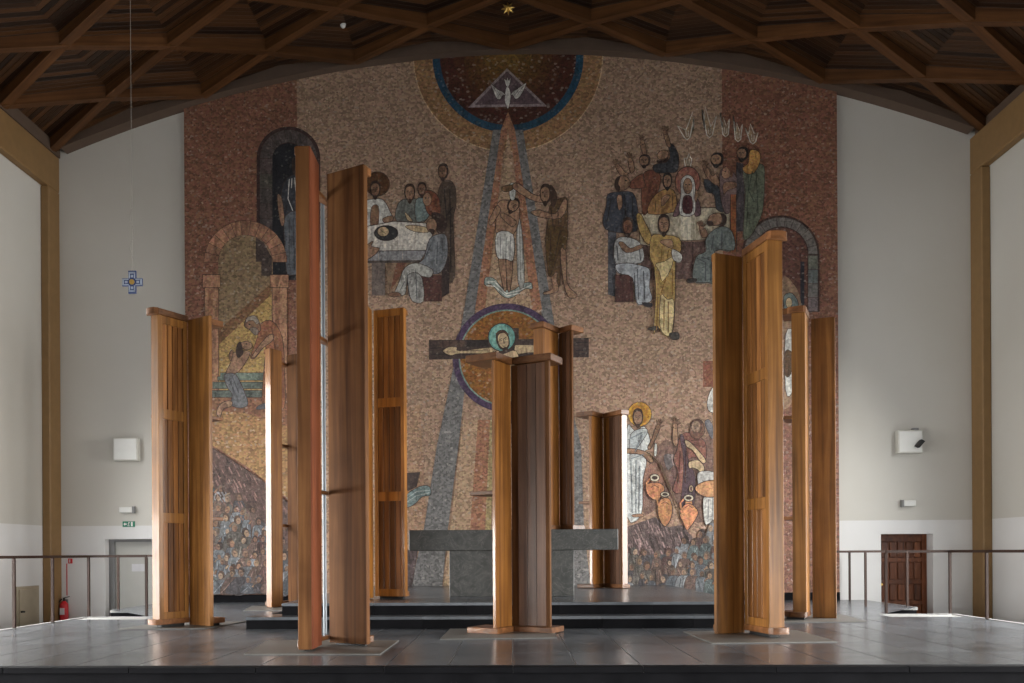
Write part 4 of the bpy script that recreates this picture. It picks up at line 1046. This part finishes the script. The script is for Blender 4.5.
f.P((100, 76, 50), '428,235 480,205 502,228 498,400 492,430 472,425 470,575 456,562 455,520 432,542 418,520 413,400 412,330 420,290'); f.P((86, 64, 34), '412,336 497,334 498,395 470,425 432,530 416,518', .6)
f.P('skin', '264,152 290,143 350,188 402,204 396,226 340,212 272,168', .7); f.P((120, 92, 64), '222,160 262,150 266,172 230,180', .6); f.P('skin', '344,266 384,258 448,274 484,213 502,230 472,292 382,288', .7)
f.head(408, 192, 24, 42, 'skin', (70, 52, 42), -.3); f.P((70, 52, 42), '425,150 455,185 452,235 432,240', 0); f.folds('430,250 440,330|460,250 462,320|430,345 425,500|470,345 445,470', 'hair', .7); f.done('baptising_figure', 'long haired man in brown tunic pouring water')

# ---- gathering with flames, upper right
f = Fig(590, 210, 4.879, lay=4)
f.S((84, 86, 92), '88,70 128,55 128,425 88,412'); f.S((110, 86, 80), '250,165 600,150 600,332 300,342 250,335'); f.folds('300,170 300,335|420,160 418,335|500,155 500,330|560,152 560,330', (84, 62, 60), 1.0)
f.S((198, 188, 164), '235,30 300,-8 690,-12 690,140 430,152 300,178 245,168', .7); f.S((214, 206, 186), '442,-8 492,-8 492,142 442,146'); f.folds('520,-5 520,145|600,-8 600,143', (170, 158, 138), .7); f.done('long_table', 'long table with a cream cloth')
f = Fig(590, 100, 5.253)
f.P((120, 76, 58), '274,402 330,368 372,400 362,470 330,560 302,592 274,592'); f.P('skin', '262,230 285,222 298,288 280,290', .6); f.hand(275, 222, 20, -100); f.head(288, 322, 30, 32, 'skin', 'hair', -.5); f.done('gathered_figure', 'man in red brown robe raising one hand')
f = Fig(590, 100, 5.253)
f.P((60, 62, 67), '332,345 395,325 420,300 412,235 440,240 466,300 458,372 420,384 345,382'); f.P('skin', '385,178 405,175 424,242 406,244', .6); f.hand(393, 172, 20, -105); f.E('skin', 382, 290, 32, 24, -25, .6); f.P('hair', '350,318 385,318 410,300 400,332 360,332', 0); f.done('gathered_figure', 'dark slate robed man with arm stretched up')
f = Fig(590, 100, 5.253)
f.P((62, 66, 76), '92,498 150,484 222,488 248,560 245,690 100,690 66,640 84,560'); f.P('skin', '135,355 155,345 185,382 206,386 165,402', .6); f.hand(143, 350, 22, -115); f.P('skin', '200,325 225,318 232,372 212,385', .6); f.hand(210, 318, 22, -105); f.P((126, 80, 62), '212,432 272,388 282,420 286,462 214,466', .6)
f.E('skin', 170, 438, 40, 38, 0, .6); f.P('hair', '160,402 135,415 128,455 150,485 158,460 148,440', 0); f.E('black', 188, 425, 5, 4, 0, 0, 8); f.P('skin', '140,510 165,505 168,560 150,580', .6); f.folds('110,520 90,640|180,500 190,640|220,510 225,640', 'black', .8); f.done('gathered_figure', 'dark blue robed man throwing both hands up')
f = Fig(590, 100, 5.253)
f.P((166, 126, 78), '325,520 382,474 440,478 456,560 430,594 305,600'); f.head(405, 430, 25, 42, 'skin', 'black'); f.P('skin', '375,520 400,500 420,510 395,545 375,560', .6); f.folds('345,530 340,590|430,490 435,580', 'brown', .8); f.done('gathered_figure', 'dark bearded man in ochre robe')
f = Fig(590, 100, 5.253)
f.E((160, 106, 90), 512, 432, 66, 80, 0, .8); f.P((112, 86, 92), '462,540 478,525 470,602 434,612', .7); f.P((112, 86, 92), '545,500 572,540 580,602 550,612 545,560', .7)
f.P('white', '476,425 512,396 546,425 552,520 545,604 470,604 476,500'); f.P((82, 44, 48), '490,512 532,512 534,592 488,592', .5); f.E('skin', 512, 455, 24, 42, 0, .6)
for q in (-9, 9): f.E('black', 512 + q, 448, 5, 3.5, 0, 0, 8)
f.L('brown', .5, '512,448 511,470'); f.L('maroon', .6, '505,482 519,482'); f.folds('482,440 480,600|542,440 542,600', 'grey', .6); f.P('skin', '556,470 566,500 556,540 546,520', .5); f.done('veiled_figure', 'veiled figure with rosy halo at the middle of the table')
f = Fig(590, 100, 5.253)
f.P((62, 66, 72), '598,420 650,438 684,480 705,585 662,575 650,500 610,482'); f.P('skin', '592,355 612,352 640,402 660,392 684,450 650,446 608,402', .6); f.hand(600, 355, 20, -100); f.head(668, 318, 34, 34, 'skin', 'black', -.6); f.done('gathered_figure', 'black bearded man with folded hands')
f = Fig(590, 100, 5.253)
f.P((112, 92, 92), '685,370 735,375 765,405 778,450 770,505 735,590 702,590 680,480'); f.E('skin', 715, 385, 26, 34, 15, .7); f.P('skind', '700,440 760,435 770,460 720,480 700,500', .6); f.E('black', 708, 380, 5, 3, 0, 0, 8); f.P((120, 80, 60), '712,352 742,360 748,400 735,410 730,375', 0); f.done('gathered_figure', 'man in grey mauve robe at the right end')
f = Fig(590, 100, 5.253)
f.S((74, 68, 72), '768,330 802,340 808,480 804,690 768,690'); f.S((146, 88, 52), '735,500 766,500 766,800 735,800', .8); f.P((98, 105, 88), '800,372 850,345 892,340 914,372 908,560 884,640 840,720 802,720 812,500'); f.P((178, 132, 72), '838,268 884,276 892,322 862,384 820,392 798,362 830,332', .6)
f.head(802, 288, 30, 34, 'skin', 'black', -.7); f.folds('850,380 830,480 860,540|870,380 880,600|830,400 820,680', (64, 74, 62), .9); f.done('gathered_figure', 'man in green cloak and golden hood')
f = Fig(590, 210, 4.879)
f.S((84, 54, 50), '122,318 205,322 212,450 122,450', .6); f.P((172, 174, 172), '118,165 150,135 215,145 252,178 260,250 205,268 124,262'); f.P((166, 172, 178), '124,272 180,262 252,275 292,300 288,380 302,440 258,462 226,452 206,335 140,312'); f.P('skind', '138,165 160,160 195,190 245,172 252,190 175,212', .6)
f.P((52, 50, 56), '252,455 300,458 298,476 270,472', .4); f.head(183, 88, 27, 44, (124, 84, 64)); f.folds('230,290 235,440|260,300 265,440|215,310 220,440|130,180 135,250|240,195 245,250', 'slate', .8); f.done('seated_figure', 'seated dark skinned man in white with crossed arms')
f = Fig(590, 210, 4.879)
f.P('gold', '224,32 245,22 270,70 292,112 302,160 275,168 240,112', .8); f.P('gold', '298,132 350,124 432,140 442,200 416,260 414,420 402,602 366,616 330,576 308,602 318,420 310,280 290,232'); f.P('straw', '318,268 360,255 402,234 392,290 352,352 335,300', .6); f.P('straw', '344,420 375,440 408,448 398,600 362,612 338,560', .6)
f.P('white', '398,195 445,220 442,256 405,248', .7); f.P('skin', '338,156 395,148 402,190 372,182', .6); f.P((70, 66, 62), '278,582 325,568 328,590', .4); f.P((70, 66, 62), '384,606 428,600 432,630 402,634', .4)
f.head(358, 78, 30, 48, 'skin', 'hair'); f.folds('350,180 345,250|380,200 375,240|360,440 358,590|380,450 380,600|330,430 322,590|400,300 400,420|370,330 345,410', (136, 100, 50), .9); f.done('standing_figure', 'tall man in golden robe raising his arm')
f = Fig(590, 210, 4.879)
f.P((112, 121, 118), '588,112 640,84 690,110 700,200 606,205 604,352 576,358 500,346 514,235 562,206 560,152'); f.P('skin', '532,95 558,95 572,132 545,138', .6); f.hand(540, 92, 20, -100); f.E('skin', 612, 50, 42, 30, -15, .7); f.P('hair', '632,20 662,34 658,76 628,84 642,50', 0); f.P('hair', '568,62 590,58 600,76 578,80', 0); f.folds('600,130 590,200|640,110 640,195|520,240 560,260 560,350|540,235 590,250 585,350', 'slate', .9); f.P((60, 56, 54), '470,342 512,338 515,352 480,356', .4); f.done('kneeling_figure', 'kneeling man in teal robe with raised palm')
f = Fig(590, 100, 5.253, lay=4)
def flame(pts, inner):
    f.P((206, 202, 192), pts, 0, False); f.P((150, 118, 90), inner, 0, False)
for (bx_, by_, lx, ly, px_, py_, rx_, ry_) in ((510, 210, 460, 138, 540, 62, 545, 98), (628, 198, 588, 52, 604, 32, 664, 85), (712, 194, 683, 68, 700, 92, 732, 100), (777, 220, 752, 88, 770, 120, 800, 128), (855, 232, 815, 148, 842, 126, 882, 172), (514, 360, 494, 308, 520, 280, 534, 308)):
    pts_ = [(lx, ly), ((lx + px_) / 2 + 4, by_ - 52), (px_, py_), ((px_ + rx_) / 2, by_ - 55), (rx_, ry_), (bx_ + 14, by_ - 12), (bx_, by_), (bx_ - 14, by_ - 12)]
    f.P((158, 132, 106), pts_, 0, False); f.L((214, 210, 200), 1.05, pts_ + pts_[:2])
    f.L((200, 192, 178), .8, [(bx_ - 7, by_ - 50), (bx_ - 5, by_ - 22), (bx_, by_ - 16), (bx_ + 6, by_ - 22), (bx_ + 7, by_ - 48)])
f.done('flames', 'white tongues of flame over the heads')

# ---- arch on the right
f = Fig(lay=60); archband(f, 780.5, 254.5, 38.8, 25, (72, 50, 44), 330, 312); f.done('grey_arch', 'grey arch with dark border')
f = Fig(); vouss(f, 780.5, 254.5, 36.8, 27.5, 13, (112, 108, 104), .08)
for k in range(4): f.S([c * (1 + random.uniform(-.08, .08)) for c in (112, 110, 106)], [(808, 256 + k * 14), (817.3, 256 + k * 14), (817.3, 269.4 + k * 14), (808, 269.4 + k * 14)])
f.done('arch_stone', 'grey voussoirs of the right arch')
f = Fig(); f.P((100, 66, 56), [(754, 330)] + [(780.5 - 26.5 * math.cos(math.pi * i / 20), 254.5 - 26.5 * math.sin(math.pi * i / 20)) for i in range(21)] + [(807, 330)], 0, False); f.S((44, 44, 52), '800,262 804,262 804,312 800,312'); f.done('niche', 'red brown niche inside the right arch', 'mosaic')
f = Fig(690, 200, 3.105)
f.P((150, 122, 98), '280,265 320,262 345,330 340,480 320,620 280,620', 0); f.P('teal', '290,300 315,290 335,320 325,350 295,350', .7); f.E('pale', 306, 320, 10, 16, 0, .6); f.P('white', '295,420 320,410 325,500 315,600 295,590', .7); f.P('brown', '295,470 318,480 312,540 295,545', .6); f.done('cloaked_figure', 'veiled figure in cream and teal beside the right arch')
f = Fig(lay=4); f.S((132, 84, 64), '703,361 720,361 720,387 703,387'); f.P('white', '712,388 722,384 722,410 710,412 707,402', .7); f.done('bird', 'white bird by a red stone')

# ---- wedding scene, lower right
f = Fig(622, 390, 6.83, lay=4)
f.P((128, 100, 88), '235,410 300,340 400,395 470,420 640,300 660,683 560,900 430,860 320,720 210,830 140,830 150,600', 0); f.P((118, 110, 110), '285,450 335,440 350,510 310,545', .4); f.P((168, 148, 144), '335,440 372,452 398,492 350,518', .4); f.P((112, 84, 78), '340,540 400,520 410,660 330,690', 0); f.P((122, 122, 128), '565,215 598,205 634,290 612,335 575,262', .4); f.P((140, 104, 88), '160,540 250,500 300,640 210,700 150,680', 0); f.done('ground', 'brown and grey broken ground of the wedding scene')
f = Fig(622, 390, 6.83)
f.E((202, 152, 58), 120, 165, 82, 84, 0, .6); f.E((180, 128, 44), 120, 165, 66, 68, 0, 0); f.P((202, 207, 206), '30,270 90,282 150,248 184,310 194,392 150,425 168,490 142,620 132,852 30,858'); f.P((176, 184, 186), '60,300 150,262 170,300 60,440', .6)
f.P('skin', '30,400 120,408 190,438 216,492 182,492 130,442 30,432', .8); f.P('skind', '228,262 258,265 218,358 192,405 174,392 205,330', .8); f.hand(246, 255, 30, -78, 'skind'); f.P('skin', '70,852 135,846 146,864 80,868', .6); f.head(108, 192, 36, 60, (156, 122, 98), (74, 52, 42)); f.folds('60,480 70,840|95,480 95,840|120,520 115,840|40,340 140,290|60,470 150,440|140,300 90,420', (130, 140, 146), .9); f.P('white', '222,368 238,375 236,440 220,450', .5); f.done('white_robed_figure', 'white robed figure with golden halo')
f = Fig(622, 390, 6.83)
f.P((134, 88, 76), '388,335 440,288 540,328 574,380 566,492 500,462 432,500 428,690 346,690 380,560 350,480 378,400'); f.P((84, 64, 72), '394,322 422,320 452,480 500,600 486,800 405,800 422,500', .6); f.P('skin', '348,250 375,250 382,360 362,386 342,340', .8); f.hand(362, 245, 30, -90)
f.P((122, 88, 72), '464,242 500,204 550,218 562,290 520,335 468,312'); f.head(510, 254, 36, 52, (158, 132, 110), (104, 78, 66), -.4)
f.P('pale', '428,345 466,358 552,450 572,492 540,496 480,412 440,388', .8); f.P('pale', '455,492 520,480 562,530 548,572 510,542 480,532 458,535', .8); f.folds('470,345 545,340|480,370 560,390|440,420 430,640|400,420 380,640', 'maroon', .8); f.done('servant_figure', 'hooded man in red brown cloak raising a hand')
f = Fig(622, 480, 5.69)
f.P('white', '460,108 500,90 545,80 545,250 500,245 470,248'); f.folds('490,110 488,240|515,100 512,240', 'grey', .9); f.P((190, 190, 186), '430,-40 520,-45 545,20 545,90 470,95 440,50', .6); f.P((198, 146, 102), '416,40 470,8 545,8 545,85 480,98 430,74', .8); f.E('pale', 392, 50, 13, 20, 0, .8); f.E((112, 84, 78), 392, 50, 7, 13, 0, 0); f.done('pouring_servant', 'servant in white emptying a clay jar')
for pts, nk, lab, cc in (('135,32 155,18 215,18 242,50 218,92 196,112 170,108 140,76', (185, -12, 27, 22), 'round clay jar beside the white robe', 'orange'), ('200,165 215,115 245,100 272,112 286,165 275,225 245,265 214,230', (243, 82, 26, 15), 'slim clay jar', (178, 126, 84)), ('325,182 345,150 366,136 402,142 432,182 420,218 392,262 366,286 345,240 330,212', (378, 103, 28, 20), 'orange clay jar with white rim', (208, 142, 100))):
    f = Fig(622, 480, 5.69); f.S(cc, [(nk[0] - nk[2] * .55, nk[1]), (nk[0] + nk[2] * .55, nk[1]), (nk[0] + nk[2] * .8, nk[1] + 42), (nk[0] - nk[2] * .8, nk[1] + 42)], .6); f.P(cc, pts, .9); f.L(cc, 1.6, [(nk[0] - nk[2], nk[1] + 6), (nk[0] - nk[2] * 1.7, nk[1] + 30), (nk[0] - nk[2] * 1.5, nk[1] + 62)]); f.E('cream', nk[0], nk[1], nk[2], nk[3], 0, .8); f.E('hair', nk[0], nk[1], nk[2] * .6, nk[3] * .5, 0, 0); f.L('maroon', .7, [(nk[0] - 22, nk[1] + 55), (nk[0], nk[1] + 42), (nk[0] + 24, nk[1] + 58)]); f.done('clay_jar', lab)
f = Fig(622, 390, 6.83); f.L('brown', 1.3, '200,450 250,500 330,690'); f.L('brown', 1.2, '260,500 400,850'); f.done('staff', 'long brown staff')

# ---- crowds
SK = [(150, 122, 98), (136, 104, 82), (158, 134, 112), (124, 96, 78)]
RB_ = [(96, 102, 108), (82, 88, 94), (112, 118, 124), (124, 128, 132), (96, 78, 70), (106, 86, 78), (72, 68, 72), (100, 96, 90), (84, 94, 94), (90, 66, 62), (84, 88, 94)]
def stripes(poly, base, dirv, n, lab, box_):
    f = Fig(); f.S(base, poly); rr = random.Random(3); 
    pp = Fig.prs(poly)
    def ins(x, y):
        c = False
        for i in range(len(pp)):
            (x1, y1), (x2, y2) = pp[i], pp[(i + 1) % len(pp)]
            if (y1 > y) != (y2 > y) and x < (x2 - x1) * (y - y1) / (y2 - y1) + x1: c = not c
        return c
    l = f.up(); k = 0
    while k < n:
        x, y = rr.uniform(box_[0], box_[1]), rr.uniform(box_[2], box_[3]); ln = rr.uniform(3, 9)
        x2, y2 = x + dirv[0] * ln, y + dirv[1] * ln; k += 1
        if ins(x, y) and ins(x2, y2):
            v = rr.choice((.75, .85, 1.2, 1.35, 1.6)); ribbon(f.mb, f.T([(x, y), (x2, y2)]), rr.uniform(.7, 1.8) / 47.5, l + k * 2e-5, C([min(255, c * v) for c in base]))
    f.done('paving', lab)
Fig.lay = 140
stripes('200,440 225,455 262,480 302,514 302,570 262,540 200,492', (92, 72, 66), (.45, .9), 420, 'dark slanting strip of paving above the left crowd', (200, 302, 440, 570))
Fig.lay = 60
stripes('624,528 655,517 668,527 682,525 693,538 716,545 716,560 690,560 660,556 624,560', (100, 84, 82), (.35, .94), 300, 'dark plank strip above the right crowd', (624, 716, 515, 562))
def crowd(x0, x1, ytop, y1, rowh, step, hs, lab, seed):
    rr = random.Random(seed); f = Fig(); f.S((84, 84, 86), [(x0, ytop(x0) + 8), ((x0 + x1) / 2, ytop((x0 + x1) / 2) + 8), (x1, ytop(x1) + 8), (x1, y1), (x0, y1)])
    y = min(ytop(x0), ytop(x1))
    while y < y1 - 8:
        x = x0 + rr.uniform(0, step)
        while x < x1:
            if y > ytop(x) - 2:
                yy = y + rr.uniform(-4, 4); h = rr.uniform(.8, 1.2) * hs; g_ = rr.uniform(.82, 1.12); c = [q * g_ for q in rr.choice(RB_)]; w = h * rr.uniform(1.4, 2.3); b = min(yy + h * rr.uniform(4.5, 9), y1); sl = rr.uniform(-.6, .6) * w
                f.P(c, [(x - w * .75, yy + h * 1.4), (x, yy + h * .8), (x + w * .75, yy + h * 1.4), (x + sl + w, b), (x + sl - w, b)], .4)
                for q, g_ in zip(range(3), rr.sample((.62, .8, 1.3, 1.5), 3)): f.L([min(255, v * g_) for v in c], rr.uniform(.5, 1.1), [(x + rr.uniform(-.6, .6) * w, yy + h * 1.5), (x + sl + rr.uniform(-.9, .9) * w, b - .5)])
                hc = rr.choice(((62, 50, 46), (80, 62, 52), (110, 96, 84), c)); t = rr.uniform(-.25, .25)
                f.E(hc, x - t * h, yy - h * .2, h * .72, h * .95, rr.uniform(-20, 20), 0, 10); f.E(rr.choice(SK), x + t * h, yy + h * .08, h * .5, h * .72, rr.uniform(-20, 20), 0, 10)
                f.L((80, 58, 50), .4, [(x + t * h - h * .25, yy - h * .05), (x + t * h + h * .25, yy - h * .05)])
                if rr.random() < .3: f.P(rr.choice(SK), [(x + w * .4, yy + h * 1.8), (x + w * .9, yy + h * .9), (x + w * 1.1, yy + h * 1.1), (x + w * .7, yy + h * 2.1)], .3)
            x += step * rr.uniform(.7, 1.3)
        y += rowh
    f.done('crowd', lab)
Fig.step = 0.00003; Fig.lay = 1050
crowd(203, 302, lambda x: 478 + (x - 205) * .62, 593, 11.0, 9.6, 4.3, 'dense crowd of small robed people', 5)
Fig.lay = 800
crowd(625, 718, lambda x: 548 - max(0, x - 668) * .55, 594, 11.0, 10.0, 4.1, 'crowd of small robed people below the jars', 9)
Fig.step = 0.0002
f = Fig(400, 440, 4.27, lay=36)
f.S((72, 58, 54), '20,142 86,138 70,200 20,225', .6); f.P((112, 132, 132), '20,242 70,205 110,194 130,205 130,236 95,242 60,276 20,288'); f.folds('22,255 72,220 128,215|22,270 70,238 125,226', (168, 180, 176), .9); f.done('boat_and_waves', 'dark boat prow on teal waves'); f = Fig(400, 440, 4.27); f.S((84, 70, 70), '10,470 76,470 56,600 40,650 10,650', .5); f.done('ground', 'mauve stone strip beside the altar foot')
